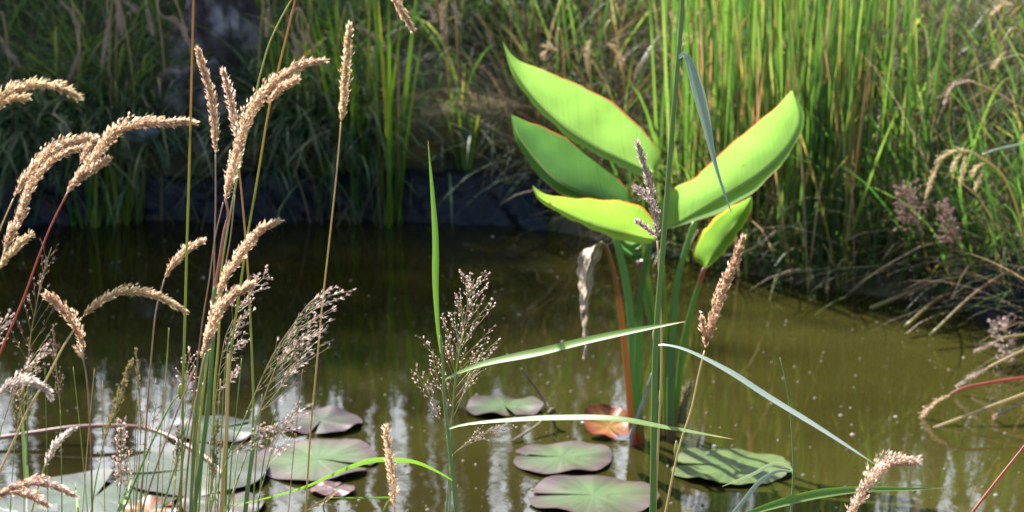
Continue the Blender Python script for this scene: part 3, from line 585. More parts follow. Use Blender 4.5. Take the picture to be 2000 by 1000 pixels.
A('tight olive panicle with close pressed branches', 2.25, [(196, 900), (201, 872), (215, 830), (235, 775), (254, 712)], [(196, 900), (189, 930), (182, 974), (178, 1000)], 'oliveb', 3, bl=(.040, .014), wh=9, ang=.22, sub=5, per=3, l=.0034, w=.0010, close=.8, droop=.1, clus=2)
A('thread thin olive spike between the small leaning head and the tight olive panicle', 2.3, [(274, 870), (275, 820), (272, 770), (268, 720), (266, 678)], [(274, 870), (270, 930), (265, 1000)], 'oliveb', 2.6, bl=(.012, .006), wh=14, ang=.2, sub=2, per=2, l=.0030, w=.0009, close=.8, clus=1)
A('feathery purple panicle at the bottom, lowest of the left side', 2.15, [(232, 985), (236, 940), (236, 895), (240, 832)], [(232, 985), (230, 1010)], 'purple', 3, bl=(.036, .012), wh=9, ang=.5, sub=5, per=3, l=.0034, w=.0013, close=.3, droop=.2, clus=2)
A('thin reddish panicle behind the feathery one at the bottom', 2.35, [(290, 900), (296, 860), (300, 820), (306, 785)], [(290, 900), (285, 950), (280, 1000)], 'darkpan', 2.2, bl=(.022, .01), wh=6, ang=.6, sub=3, per=2, l=.0030, w=.0011)
A('purple panicle cut by the left edge of the picture', 2.25, [(-30, 700), (-15, 668), (0, 640), (14, 618)], [(-30, 700), (-40, 800), (-40, 1000)], 'purple', 2.4, bl=(.03, .012), wh=6, ang=.4, sub=4, per=2, l=.0034, w=.0011, close=.3, clus=2)

A('thin purple panicle between the drooping whitish head and the rusty stubby head', 2.28, [(118, 800), (113, 745), (106, 690), (104, 650)], [(118, 800), (120, 900), (121, 1000)], 'darkpan', 2.4, bl=(.03, .012), wh=8, ang=.5, sub=4, per=2, l=.0036, w=.0010, close=.4, clus=2)
A('tiny reddish panicle at the foot of the tall straight green stalk', 2.1, [(342, 930), (347, 885), (350, 835)], [(342, 930), (338, 1000)], 'darkpan', 2.2, bl=(.022, .01), wh=7, ang=.45, sub=4, per=2, l=.0034, w=.0010, close=.4, clus=1)
A('sparse pale panicle in front of the purplish lily pad', 2.2, [(520, 920), (532, 880), (552, 838), (582, 796)], [(520, 920), (508, 960), (500, 1000)], 'bleached', 2.2, bl=(.036, .018), wh=6, ang=.6, sub=3, per=2, bias=Vector((.3, 0, 0)), l=.0044, w=.0010, close=.3, clus=1)
A('narrow olive panicle lowest in the left hand cluster', 2.08, [(414, 960), (418, 910), (420, 860), (424, 830)], [(414, 960), (410, 1000)], 'oliveb', 2.4, bl=(.020, .008), wh=9, ang=.3, sub=4, per=2, l=.0038, w=.0010, close=.6, clus=2)
A('sparse purple side panicle left of the green reed', 2.42, [(872, 850), (856, 812), (838, 770), (812, 728)], [(872, 850), (876, 900), (874, 1000)], 'purple', 1.8, bl=(.034, .016), wh=7, ang=.6, sub=4, per=2, l=.0028, w=.0011, droop=.1)
A('thin purple spray reaching right over the water from the green reed', 2.4, [(884, 888), (916, 862), (956, 842), (1000, 828)], [(884, 888), (880, 940), (879, 1000)], 'purple', 1.8, bl=(.030, .014), wh=7, ang=.5, sub=4, per=2, l=.0032, w=.0010, close=.3)
A('loose olive panicle behind the bright green blade at the far left', 2.3, [(30, 860), (40, 800), (46, 750), (58, 715)], [(30, 860), (24, 930), (20, 1000)], 'oliveb', 2.2, bl=(.036, .014), wh=7, ang=.5, sub=4, per=2, l=.0036, w=.0010, close=.4)
# ---- reeds in front of the broad leaved plant
def RB(pts, w, mat, tilt=.3, tw=0, Ya=2.3, Yb=2.38): return (pts, w, mat, tilt, tw, Ya, Yb)
G('tall thick blue green reed crossing the whole picture, with one folded and one bowed leaf', (2.3, 2.25),
  [(1336, -140), (1333, 0), (1325, 110), (1313, 250), (1300, 420), (1287, 580), (1280, 690), (1277, 850), (1275, 1000)], 10.5, 'reed', w1=7, name='reed', cat='reed',
  blades=[RB([(1326, 112), (1334, 106), (1342, 112), (1356, 160), (1374, 230), (1390, 300), (1406, 355), (1428, 415)], [7, 20, 27, 23, 16, 10, 7, 2], 'dulblade', .35, .5, 2.28, 2.2),
          RB([(1277, 677), (1300, 675), (1345, 688), (1420, 728), (1500, 780), (1600, 840), (1712, 909)], [6, 15, 25, 25, 22, 14, 2], 'sheen_glauc', 1.15, 0, 2.28, 2.15)], nodes=[(1279, 655, 10, 34, 'straw')])
G('green reed at the centre with an upright blade and two long blades reaching right', (2.35, 2.3),
  [(860, 655), (866, 720), (868, 780), (876, 850), (884, 930), (891, 1000)], 6.5, 'grst', w1=4, name='reed', cat='reed',
  blades=[RB([(862, 690), (856, 640), (852, 560), (852, 470), (846, 380), (836, 274)], [5, 10, 15, 13, 8, 1], 'blade', .3, .3, 2.35, 2.4),
          RB([(870, 742), (895, 730), (950, 712), (1050, 692), (1150, 667), (1250, 645), (1338, 628)], [6, 18, 24, 21, 18, 12, 1], 'blade', 1.0, -.3, 2.33, 2.18),
          RB([(878, 838), (910, 830), (980, 824), (1080, 820), (1200, 822), (1300, 838), (1432, 858)], [6, 14, 22, 24, 22, 14, 1], 'blade', 1.0, .2, 2.33, 2.2),
          RB([(884, 938), (858, 922), (815, 902), (770, 896), (720, 898), (660, 920), (600, 948), (520, 972), (430, 992)], [3, 8, 13, 14, 10, 8, 6, 4, 1], 'blade', .75, .3, 2.3, 2.2)])
S('thin green stalk hugging the green reed at the bottom', [(905, 650), (892, 720), (884, 800), (880, 900), (878, 1000)], 2.8, 'grst', 2.42)
G('dry curled leaf tip on a short stalk at the bottom edge', (2.2, 2.2), [(637, 972), (632, 990), (636, 1010)], 3, 'grst', blades=[([(600, 996), (622, 986), (645, 970), (664, 953)], [2, 9, 9, 1], 'dryblade', .4)], name='grass_blade', cat='grass blade')
G('thin level green blade tied to the shaggy seed head at the bottom', (2.2, 2.2), [(763, 972), (755, 985), (745, 1005)], 3.4, 'ylst', blades=[([(762, 971), (720, 972), (640, 972)], [5, 4, 2], 'blade', .6)], name='grass_blade', cat='grass blade')
G('thin green stalk with two curled thin leaves at the lower right', (2.5, 2.45), [(1523, 698), (1533, 740), (1543, 800), (1549, 880), (1550, 925), (1545, 1000)], 4, 'grst', w1=2, name='reed', cat='reed',
  blades=[RB([(1550, 926), (1540, 910), (1510, 905), (1470, 925), (1410, 950)], [4, 7, 8, 6, 1], 'dulblade', .4, .4, 2.5, 2.45), RB([(1550, 922), (1520, 920), (1485, 940), (1455, 975), (1425, 1010)], [4, 7, 9, 8, 5], 'dulblade', -.3, .3, 2.5, 2.45)])
G('broad bright blade with dark specks crossing the lower right corner', (2.2, 2.2), [(1460, 1004), (1450, 1030)], 5, 'grst', blades=[([(1455, 1006), (1520, 986), (1600, 967), (1690, 957), (1770, 956), (1846, 953)], [10, 20, 22, 14, 9, 1], 'blade', .5, .2)], name='grass_blade', cat='grass blade')
S('bare red stalk leaning out of the lower right corner', [(2040, 815), (2000, 872), (1950, 935), (1898, 1002)], 4.5, 'redst', 2.35)

# ------------------------------------------------------------------ the broad leaved water plant
YC = PZ(1275, 862).y
can = thing('water_plant', 'broad leaved water plant with big lime green paddle leaves standing in the pond', 'water plant', Vector((PZ(1275, 862).x, YC, 0)))
def leaf3(U, M, L, YU, YM, YL, mat, name='leaf_blade', n=70, a=10, bul=.012, parent=None):
    """broad leaf from three traces stalk -> tip; Y pairs give each trace's distance at stalk and tip"""
    u, m, l = tr3(U, *YU, n=n), tr3(M, *YM, n=n), tr3(L, *YL, n=n); mb = MB(); rows = []
    for i in range(n):
        k = i / (n - 1); row = []; env = math.sin(math.pi * min(1, max(0, k))) ** .6
        for j in range(2 * a + 1):
            x = j / (2 * a)
            if x < .5: p = l[i].lerp(m[i], x * 2); h = math.sin(x * 2 * math.pi)
            else: p = m[i].lerp(u[i], x * 2 - 1); h = math.sin((x * 2 - 1) * math.pi)
            p = p + (p - CAM).normalized() * bul * h * env + (Vector((0, 0, 1))) * .0012 * math.sin(k * 34 + (2 if x < .5 else 0)) * abs(x * 2 - 1) * env
            ed = max(0, abs(x * 2 - 1) - .7) / .3; nn = noise.noise(Vector((k * 16, x * 9, u[0].x * 7))) + .6 * noise.noise(Vector((k * 45, x * 9, u[0].z * 9)))
            p = p + (u[i] - l[i]).normalized() * nn * .0022 * ed * env + (p - CAM).normalized() * noise.noise(Vector((k * 5, x * 3, u[0].z * 5))) * .005 * env
            row.append(mb.vert(p, x, k))
        rows.append(row)
    for i in range(n - 1):
        for j in range(2 * a): mb.f.append((rows[i][j], rows[i][j + 1], rows[i + 1][j + 1], rows[i + 1][j]))
    return mb.build(name, mat, parent or can)
LIME = canna_mat('lime_leaf', (.10, .21, .045), (.29, .53, .09), ((.40, .12, .04), .492, .508), spots=.005)
GREEN = canna_mat('green_leaf', (.07, .16, .04), (.10, .24, .05), ((.40, .12, .03), .490, .508), spots=.005)
SPOT = canna_mat('spotted_leaf', (.13, .22, .035), (.26, .44, .05), ((.42, .16, .02), .484, .505), spots=.05)
YEL = canna_mat('yellow_edged_leaf', (.08, .16, .035), (.17, .33, .04), ((.50, .36, .04), .40, .52))
leaf3([(1280, 336), (1287, 316), (1276, 280), (1240, 238), (1185, 193), (1100, 152), (1012, 116), (981, 80)],
      [(1278, 338), (1232, 320), (1170, 293), (1110, 254), (1050, 199), (1008, 141), (981, 80)],
      [(1277, 340), (1248, 342), (1186, 312), (1118, 274), (1052, 215), (1004, 152), (981, 80)], (4.33, 4.40), (4.36, 4.42), (4.24, 4.38), LIME)
leaf3([(1232, 394), (1222, 366), (1180, 324), (1110, 272), (1050, 244), (1020, 233), (998, 224)],
      [(1230, 396), (1170, 390), (1096, 360), (1046, 312), (1014, 268), (1003, 240), (998, 224)],
      [(1228, 402), (1160, 402), (1088, 374), (1040, 328), (1009, 278), (1001, 245), (998, 224)], (4.32, 4.40), (4.33, 4.41), (4.20, 4.37), GREEN)
leaf3([(1282, 462), (1280, 438), (1262, 412), (1235, 396), (1175, 389), (1100, 385), (1060, 376), (1040, 362)],
      [(1278, 468), (1225, 457), (1165, 441), (1100, 413), (1058, 388), (1046, 374), (1040, 362)],
      [(1270, 476), (1218, 470), (1160, 449), (1096, 419), (1054, 392), (1044, 376), (1040, 362)], (4.11, 4.05), (4.14, 4.08), (4.03, 4.04), SPOT)
leaf3([(1290, 446), (1286, 396), (1325, 362), (1360, 344), (1400, 305), (1450, 262), (1510, 213), (1547, 176)],
      [(1296, 449), (1340, 428), (1376, 408), (1422, 380), (1488, 338), (1540, 288), (1562, 235), (1547, 176)],
      [(1296, 449), (1350, 434), (1390, 422), (1434, 400), (1494, 356), (1550, 288), (1571, 228), (1547, 176)], (4.25, 4.30), (4.27, 4.31), (4.13, 4.25), LIME)
leaf3([(1375, 524), (1352, 494), (1372, 452), (1410, 415), (1440, 398), (1468, 384)],
      [(1377, 524), (1396, 492), (1428, 446), (1452, 412), (1468, 384)],
      [(1380, 524), (1416, 492), (1448, 446), (1468, 408), (1468, 384)], (4.25, 4.29), (4.28, 4.31), (4.21, 4.28), YEL)
leaf3([(1268, 468), (1262, 500), (1248, 512), (1228, 504), (1214, 486), (1202, 459)], [(1267, 466), (1246, 486), (1228, 486), (1202, 459)],
      [(1264, 464), (1238, 470), (1216, 466), (1202, 459)], (4.30, 4.33), (4.33, 4.34), (4.36, 4.34), GREEN)
wm = simple_mat('withered_grey_leaf', [(.32, (.12, .08, .05)), (.45, (.30, .22, .14)), (.6, (.50, .40, .28)), (.75, (.66, .58, .46))], 26, .75, 1.0, 45, .012)
wl = leaf3([(1182, 476), (1178, 492), (1163, 530), (1152, 580), (1148, 630), (1146, 700)], [(1172, 474), (1160, 490), (1148, 530), (1146, 580), (1145, 630), (1143, 704)],
           [(1168, 476), (1134, 494), (1129, 530), (1132, 585), (1137, 630), (1139, 700)], (4.2, 4.2), (4.12, 4.16), (4.2, 4.2), wm, 'withered_leaf', bul=.006)
for v in wl.data.vertices:
    q = v.co * 55; v.co += Vector((noise.noise(q), noise.noise(q + Vector((9, 0, 0))) * 1.6, noise.noise(q + Vector((0, 9, 0))) * .5)) * .006
wl['label'] = 'withered grey white leaf hanging from its brown stalk'
PG = petiole_mat('green_petiole', (.22, .06, .04), (.13, .23, .075), (.15, .26, .07)); PY = petiole_mat('yellow_petiole', (.22, .06, .04), (.24, .32, .06), (.26, .34, .07))
PB = petiole_mat('brown_petiole', (.28, .07, .03), (.36, .18, .07), (.30, .18, .08)); PP = petiole_mat('purple_petiole', (.22, .06, .04), (.13, .22, .07), (.24, .09, .08))
def pet(pts, w, mat, Yt, Yb=None, w1=None, name='leaf_stalk'):
    Yb = Yb or YC; q = tr3(list(reversed(pts)), Yb, Yt, 26); q = [q[0] - Vector((0, 0, .12))] + q; m = mpp(q[1]); mb = MB()
    tube(mb, q, w * m * .55, (w1 or w * .62) * m * .5, 8); return mb.build(name, mat, can)
pet([(1202, 458), (1221, 540), (1233, 630), (1236, 765), (1246, 858)], 16, PG, 4.33, YC + .02, 14)
pet([(1268, 474), (1251, 571), (1248, 652), (1246, 765), (1250, 862)], 17, PG, 4.13, YC - .01)
pet([(1262, 345), (1274, 420), (1270, 480), (1262, 560), (1276, 640), (1284, 740), (1278, 858)], 13, PP, 4.36, YC + .03)
pet([(1247, 512), (1252, 545), (1262, 590), (1274, 650), (1284, 740), (1290, 855)], 11, PP, 4.31, YC + .04)
pet([(1358, 432), (1347, 463), (1325, 540), (1316, 607), (1311, 720), (1311, 858)], 18, PG, 4.28, YC)
pet([(1376, 524), (1356, 585), (1334, 675), (1325, 765), (1319, 842)], 14, PP, 4.27, YC + .08)
pet([(1296, 520), (1300, 630), (1302, 720), (1303, 850)], 15, PY, 4.24, YC + .05, 5)
pet([(1230, 396), (1250, 440), (1262, 520), (1280, 620), (1294, 740), (1300, 850)], 11, PY, 4.31, YC + .06)
pet([(1172, 474), (1184, 482), (1203, 553), (1218, 652), (1228, 765), (1236, 864)], 13, PB, 4.19, YC - .02, 9)
pet([(1274, 730), (1255, 787), (1232, 850)], 8, simple_mat('dead_grey_stalk', [(.3, (.25, .22, .19)), (.7, (.42, .39, .35))], 20, .8), YC - .06, YC - .03, 6)
# scaly pale shoot
mb = MB(); r = rr(); q = tr3([(1331, 826), (1336, 790), (1346, 752)], YC + .02, YC + .02, 30); seed_head(mb, q, 13 * mpp(q[0]), r, .012, .5); tube(mb, q, 9 * mpp(q[0]), 5 * mpp(q[0]), 6)
o = mb.build('flower_bud', plant_mat('pale_scales', [(0, (.22, .17, .08)), (.5, (.40, .36, .22)), (1, (.55, .52, .40))], (1.1, 1, .8), .3, .5), can)
# water beads on the stalks' feet
# ------------------------------------------------------------------ lily pads
def lily_pad(label, cx, cy, w, cleft, mat, seed, z=.006, tiltv=None, name='lily_pad', wave=.004, gap=.10, asp=1.0, group=None, scal=0.0):
    r = random.Random(seed); c = PZ(cx, cy, z); rad = w * .5 * mpp(c); mb = MB(); na, nr = 72, 9; rows = []
    ph = r.random() * 6
    for i in range(na + 1):
        a = cleft + gap + (2 * math.pi - 2 * gap) * i / na; row = []
        edge = 1 + .035 * math.sin(2 * a + ph) + .02 * math.sin(5 * a + ph * 2) + scal * math.sin(17 * a + 2 * math.sin(3 * a))
        da = min(i, na - i) / na; edge *= min(1, .90 + da * 3)
        for j in range(nr + 1):
            k = j / nr; rr_ = rad * k * edge
            h = wave * k * k * (math.sin(3 * a + ph) + .6 * math.sin(7 * a + ph * 3)) + .0015 * noise.noise(Vector((math.cos(a) * k * 3, math.sin(a) * k * 3, seed)))
            if tiltv: h += rr_ * (tiltv[0] * math.cos(a) + tiltv[1] * math.sin(a)) + tiltv[2] * rad * k * k
            row.append(mb.vert((c.x + rr_ * math.cos(a), c.y + rr_ * math.sin(a) * asp, c.z + h + (.0 if tiltv else abs(wave) * .5)), i / na, k))
        rows.append(row)
    for i in range(na):
        for j in range(nr): mb.f.append((rows[i][j], rows[i + 1][j], rows[i + 1][j + 1], rows[i][j + 1]))
    o = mb.build(name, mat)
    # move origin to the pad centre
    for v in o.data.vertices: v.co -= c
    o.location = c
    return tag(o, label, 'lily pad', group)
PM = pad_mat('purple_edged_pad', (.085, .14, .05), (.085, .052, .052)); PM2 = pad_mat('purplish_pad', (.08, .09, .058), (.085, .05, .062)); PM3 = pad_mat('green_pad', (.085, .14, .035), (.10, .13, .04))
PM4 = pad_mat('grey_green_pad', (.055, .085, .052), (.058, .060, .052)); PM5 = pad_mat('orange_red_pad', (.34, .17, .04), (.24, .03, .022)); PM6 = pad_mat('orange_pad', (.24, .10, .04), (.2, .06, .035)); PM7 = pad_mat('rosy_pad', (.10, .06, .055), (.11, .045, .055))
lily_pad('green lily pad with a notch facing the viewer, farthest of the centre pads', 985, 794, 148, R(-75), PM, 1, wave=.005)
lily_pad('purple edged lily pad notched at its left, beside the dry twig', 1098, 894, 200, R(178), PM, 2)
lily_pad('largest centre lily pad cut by the bottom edge, notched at its left', 1158, 968, 248, R(176), PM, 3)
lily_pad('fresh green saw edged lily pad right of the plant, striped with stalk shadows', 1425, 911, 228, R(170), PM3, 4, scal=.02)
lily_pad('purplish lily pad near the foot of the windswept panicles', 628, 823, 160, R(-100), PM2, 5)
lily_pad('big grey green lily pad with a purple rim left of the bent blade', 618, 898, 250, R(-20), PM, 6)
lily_pad('small rosy lily pad peeping out between the big pad and the bent blade', 650, 955, 84, R(60), PM7, 7, wave=.002)
lily_pad('grey green lily pad behind the left hand cluster, farthest of the left pads', 415, 838, 180, R(20), PM4, 8)
lily_pad('wide grey green lily pad under the left hand cluster', 375, 918, 300, R(200), PM4, 9, z=.009)
lily_pad('grey green lily pad at the left edge of the lily patch', 185, 972, 320, R(80), PM4, 10)
lily_pad('dull lily pad at the bottom right of the left hand cluster', 432, 985, 170, R(120), PM2, 11, z=.004)
lily_pad('orange brown dying lily pad at the bottom edge', 292, 996, 120, R(30), PM6, 12, z=.010)
lily_pad('sliver of lily pad at the lower left corner behind the flat seed heads', 20, 1000, 180, R(100), PM4, 13)
lily_pad('red and orange lily pad curled up out of the water behind the plant stalks', 1188, 832, 96, R(-60), PM5, 14, z=.016, tiltv=(-.12, .42, .22), wave=.003)

# red lily stalk lying on the water, dry twigs
def twig(name, label, cat, pts, w, mat, zs, w1=None, extra=()):
    q = smooth_pts([PZ(x, y, z) for (x, y), z in zip(pts, zs)], 40); t = thing(name, label, cat, q[0]); m = mpp(q[0]); mb = MB()
    tube(mb, q, w * m * .5, (w1 or w * .7) * m * .5, 7); mb.build('stem', mat, t)
    for e in extra:
        mb = MB(); q2 = smooth_pts([PZ(x, y, z) for (x, y, z) in e[0]], 16); tube(mb, q2, e[1] * m * .5, e[1] * m * .4, 6); mb.build('side_twig', mat, t)
    return t
twig('lily_stalk', 'long reddish lily stalk drifting on the water behind the left grasses', 'lily stalk', [(-30, 860), (60, 846), (150, 834), (230, 832), (290, 838), (350, 862), (410, 900), (440, 935)], 8, plant_mat('lily_stalk_red', [(0, (.30, .12, .08)), (.5, (.34, .17, .11)), (1, (.38, .27, .20))], None, 0, .4, along=.8), [.012, .02, .03, .03, .025, .02, .014, .01], 9)
drytw = simple_mat('dry_twig_brown', [(.3, (.13, .09, .05)), (.7, (.26, .19, .12))], 30, .8, .4, 80, .003)
twig('dry_twig', 'dry forked twig sticking out of the water by the centre pads', 'twig', [(1086, 842), (1076, 806), (1056, 772), (1018, 720)], 8, drytw, [-.01, .03, .06, .12], 4, extra=[([(1074, 803, .035), (1050, 830, .02), (1000, 862, .004)], 6), ([(1076, 806, .03), (1079, 800, .038), (1082, 806, .03)], 12)])

# ------------------------------------------------------------------ arching stalks from the right bank
def arch(label, pts, Y, w, smat, heads, hm='bgtan', name='flowering_grass', cat='grass stem', l=.006, root=None, group=None, blades=()):
    r = rr(); q = tr3(pts, Y[0], Y[1], 40); m = mpp(q[0])
    if root is not None: q = q + smooth_pts([q[-1], q[-1].lerp(Vector((*root, gz(*root))), .5) + Vector((0, 0, .04)), Vector((*root, gz(*root) - .01))], 14)[1:]
    t = thing(name, label, cat, q[-1], group); mb = MB(); tube(mb, list(reversed(q)), w * m * .5, w * m * .35, 6); mb.build('stem', MAT[smat], t)
    if heads:
        mb = MB()
        for h in heads:
            ax = tr3(h[0], Y[0], Y[0] + .02, 30); tube(mb, ax, .8 * m, .5 * m, 5); seed_head(mb, ax, h[1] * m, r, l, .55)
        mb.build('seed_head', MAT[hm], t)
    return t
arch('pink stalk arching down from the right edge to a head dipping into the water', [(1856, 770), (1885, 757), (1930, 748), (2000, 738), (2080, 735)], (4.38, 4.45), 8, 'redst', [([(1856, 770), (1832, 783), (1808, 806), (1787, 834)], 12)], 'tan', root=(1.78, 4.6))
arch('bleached stalk lying low on the water below the pink one at the right edge', [(1690, 850), (1740, 852), (1785, 848), (1840, 830), (1920, 800), (2000, 770), (2080, 742)], (4.30, 4.40), 8, 'straw', [], root=(1.75, 4.5))
arch('grey drooping seed head over the water, uppermost arching one at the right edge', [(1930, 718), (1965, 700), (2000, 684), (2070, 660)], (4.55, 4.6), 7, 'straw', [([(1935, 716), (1905, 732), (1872, 752)], 10)], 'grey', root=(1.75, 4.75))
arch('short bleached seed head pointing left at the right edge above the grey one', [(1955, 660), (1985, 655), (2050, 650)], (4.7, 4.75), 6, 'straw', [([(1955, 662), (1930, 675), (1906, 686)], 9)], 'bgtan', root=(1.7, 4.9))
arch('broken stalk end near the water at the right edge', [(1946, 812), (1975, 797), (2010, 782), (2070, 765)], (4.35, 4.4), 7, 'brst', [([(1955, 808), (1944, 813)], 8)], 'pink', root=(1.75, 4.55))
for k, (lab, px, py, sc) in enumerate([('pinkish blurred panicle at the right edge above the arching stalks', 1965, 668, 1.), ('pinkish open panicle half hidden in the bank grass at the right', 1775, 408, 1.1), ('small pinkish panicle lower in the bank grass at the right', 1850, 440, .8)]):
    A(lab, [4.8, 5.02, 5.0][k], [(px + 30, py + 50), (px + 12, py + 20), (px, py - 10), (px - 8, py - 40)], None, 'purple' if k == 0 else 'rosy', 4, bl=(.06 * sc, .03 * sc), wh=9, ang=.8, sub=6, per=4, l=.007, w=.003)
arch('golden drooping seed head with three hanging spurs in front of the right bank', [(1895, 296), (1920, 310), (1960, 345), (1990, 420), (2010, 520)], (4.9, 4.98), 6, 'straw', [([(1898, 296), (1870, 294), (1842, 308), (1822, 345), (1808, 385)], 11), ([(1880, 298), (1870, 310), (1860, 332)], 9), ([(1888, 300), (1882, 325), (1876, 358)], 9), ([(1926, 318), (1912, 325), (1898, 342)], 9), ([(1922, 330), (1914, 348), (1906, 370)], 9)], 'cream', root=(1.42, 5.1))
arch('pale drooping seed head in the dry grass high on the right bank', [(1900, 160), (1930, 172), (1970, 195), (2000, 215)], (5.2, 5.2), 5, 'straw', [([(1905, 158), (1880, 160), (1858, 172), (1845, 198)], 9)], 'bgtan', root=(1.6, 5.4))
arch('white glistening bent blade at the right edge', [(1920, 302), (1950, 292), (2000, 282), (2040, 276)], (5.2, 5.2), 7, 'dulblade', [], name='grass_blade', cat='grass blade', root=(1.5, 5.3))
# ------------------------------------------------------------------ background seed heads on the shaded bank
BG = [[(225, -10), (232, 25), (237, 60)], [(213, 30), (208, 80), (200, 126)], [(287, 12), (292, 40), (297, 62)], [(312, 28), (345, 45), (372, 88)], [(157, 95), (147, 125), (135, 155)], [(-5, 66), (12, 95), (36, 126)], [(25, 236), (48, 262), (66, 290)],
      [(90, 214), (104, 232), (117, 252)], [(306, 264), (314, 295), (318, 326)], [(281, 350), (275, 382), (265, 410)], [(-4, 310), (6, 340), (18, 378)], [(120, 5), (135, 20), (153, 50)], [(238, 0), (250, 8), (262, 20)], [(525, 10), (523, 40), (521, 66)], [(570, 60), (580, 92), (585, 116)],
      [(584, 60), (598, 76), (610, 96)], [(634, 130), (648, 152), (660, 176)], [(690, 48), (728, 72), (770, 112)], [(863, 0), (865, 40), (866, 80)], [(826, 0), (838, 15), (848, 36)], [(880, 5), (888, 20), (894, 40)], [(1185, 84), (1196, 92), (1215, 122)], [(1308, 18), (1316, 40), (1322, 62)], [(1376, 68), (1355, 66), (1334, 72)], [(1378, 100), (1360, 82), (1338, 86)], [(1150, 150), (1148, 120), (1150, 85)], [(1985, 10), (1965, 8), (1942, 24)], [(1968, 98), (1955, 112), (1944, 130)], [(1090, 98), (1074, 92), (1062, 108)]]
for i, b in enumerate(BG):
    right = b[0][0] > 1000; Yb = 6.46 if not right else (6.3 if b[0][0] < 1400 else 5.9); r = rr(); Yb += r.uniform(-.1, .08)
    x, y = b[0]; dx = r.uniform(-40, 60)
    s = [(x, y), (x - 4, y - 26), (x + dx * .4, y - 40), (x + dx, y + 60), (x + dx * 1.3, y + 160)]
    c = P(x + dx * 1.3, y + 160, Yb + .15)
    arch('blurred drooping dry seed head among the sunlit dry grass of the right bank' if right else 'blurred drooping pinkish seed head hanging over the shaded left bank', s, (Yb, Yb + .1), 4, 'straw', [(b, 11)], 'bgtan' if not right else 'cream', l=.008, root=(c.x, max(6.62, c.y)) if not right else (c.x, max(5.9, c.y)), group='dry seed heads of the right bank' if right else 'dry seed heads of the left bank')

# ------------------------------------------------------------------ rushes, margin leaves, bank grass
def rib(mb, base, L, w, az, lean, droop, r, n=6, taper=.6, kink=.0):
    d = Vector((math.sin(lean) * math.cos(az), math.sin(lean) * math.sin(az), math.cos(lean))); p = Vector(base); pts = [p]
    h = Vector((math.cos(az), math.sin(az), 0))
    for i in range(n):
        k = (i + 1) / n; dd = (d + h * droop * k * .7 - Vector((0, 0, 1)) * droop * k * k * 1.1)
        if kink and i == n // 2: d = (d + h * kink).normalized()
        p = p + dd.normalized() * (L / n); pts.append(p)
    a = r.uniform(0, math.pi); s = Vector((math.cos(a), math.sin(a), 0)); prev = None
    for i, q in enumerate(pts):
        k = i / n; ww = w * .5 * (1 - max(0, (k - taper) / (1 - taper)) ** 1.3 * .93) * (.75 + .25 * min(1, k * 4))
        x = (mb.vert(q - s * ww, 0, k), mb.vert(q + s * ww, 1, k))
        if prev: mb.f.append((prev[0], prev[1], x[1], x[0]))
        prev = x
def clump(name, label, cat, cx, cy, n, rad, L, w, mat, lean=(0, .12), droop=(0, .15), group=None, seed=0, dry=0.06, part='leaves', ell=1.0):
    r = random.Random(seed * 13 + 5); z = gz(cx, cy); t = thing(name, label, cat, Vector((cx, cy, max(-.05, z))), group); mb, md = MB(), MB()
    for i in range(n):
        a = r.random() * 6.283; q = rad * math.sqrt(r.random()); x, y = cx + q * math.cos(a), cy + q * math.sin(a) * ell
        b = (x, y, max(-.08, gz(x, y)) - .01); az = r.random() * 6.283
        if r.random() < dry: rib(md, b, L[0] * .6 + (L[1] - L[0] * .6) * r.random() * .9, w * .6, az, r.uniform(lean[0], lean[1] * 2.2), r.uniform(droop[0], droop[1] * 2), r, kink=.35 if r.random() < .3 else 0)
        else: rib(mb, b, L[0] + (L[1] - L[0]) * r.random() ** .7, w * r.uniform(.6, 1.2), az, r.uniform(*lean), r.uniform(*droop), r, n=5)
    mb.build(part, MAT[mat], t)
    if md.v: o = md.build('dry_leaves', MAT['dryblade'], t); o['label'] = 'yellow and brown dead leaves of the clump'
    return t
RU = [(1425, 515, 'rush clump behind the stalk of the small yellow edged leaf'), (1470, 535, 'rush clump in line with the tip of the right paddle leaf'), (1545, 548, 'rush clump with a bare grey straw at its foot'), (1620, 560, 'densest bright rush clump in the middle of the right bank'), (1690, 570, 'rush clump next to the pinkish panicle')]
for i, (px, py, lab) in enumerate(RU):
    c = PZ(px, py); clump('rush_clump', 'bright green ' + lab, 'rushes', c.x, c.y + .16, 76, .20, (.40, .92), .0095, 'rush', (0, .09), (0, .12), 'rush clumps at the right margin', i, .24)
for i, (px, py, dy, lab) in enumerate([(1475, 475, .75, 'rush clump farthest left of the back row'), (1480, 480, .6, 'rush clump of the back row above the right paddle leaf'), (1590, 490, .7, 'rush clump of the back row in full sun'), (1690, 500, .65, 'rush clump of the back row mixing with dry grass')]):
    c = PZ(px, py); clump('rush_clump', 'bright green ' + lab, 'rushes', c.x, c.y + dy * .8, 70, .26, (.4, .9), .009, 'rush', (0, .13), (0, .2), 'rush clumps at the right margin', i + 10, .24)
ML = [(185, 440, 26, .07, (.16, .36), 'short bright water grass tuft at the far bank left of the pale stone'), (238, 440, 20, .06, (.14, .30), 'short water grass tuft below the pale stone'), (628, 432, 16, .04, (.15, .34), 'spread leaved water grass tuft between the solitary head and the cluster'), (745, 440, 20, .07, (.35, .85), 'tallest water grass tuft with straight leaves at the far bank'), (697, 428, 14, .06, (.25, .6), 'water grass tuft right beside the solitary head stalk'), (560, 410, 12, .05, (.2, .45), 'thin blue green water grass tuft behind the red stalk'), (892, 425, 14, .05, (.1, .25), 'low sparse water grass tuft right of the upright blade'), (1255, 478, 22, .09, (.12, .3), 'low water grass tuft behind the broad leaved plant')]
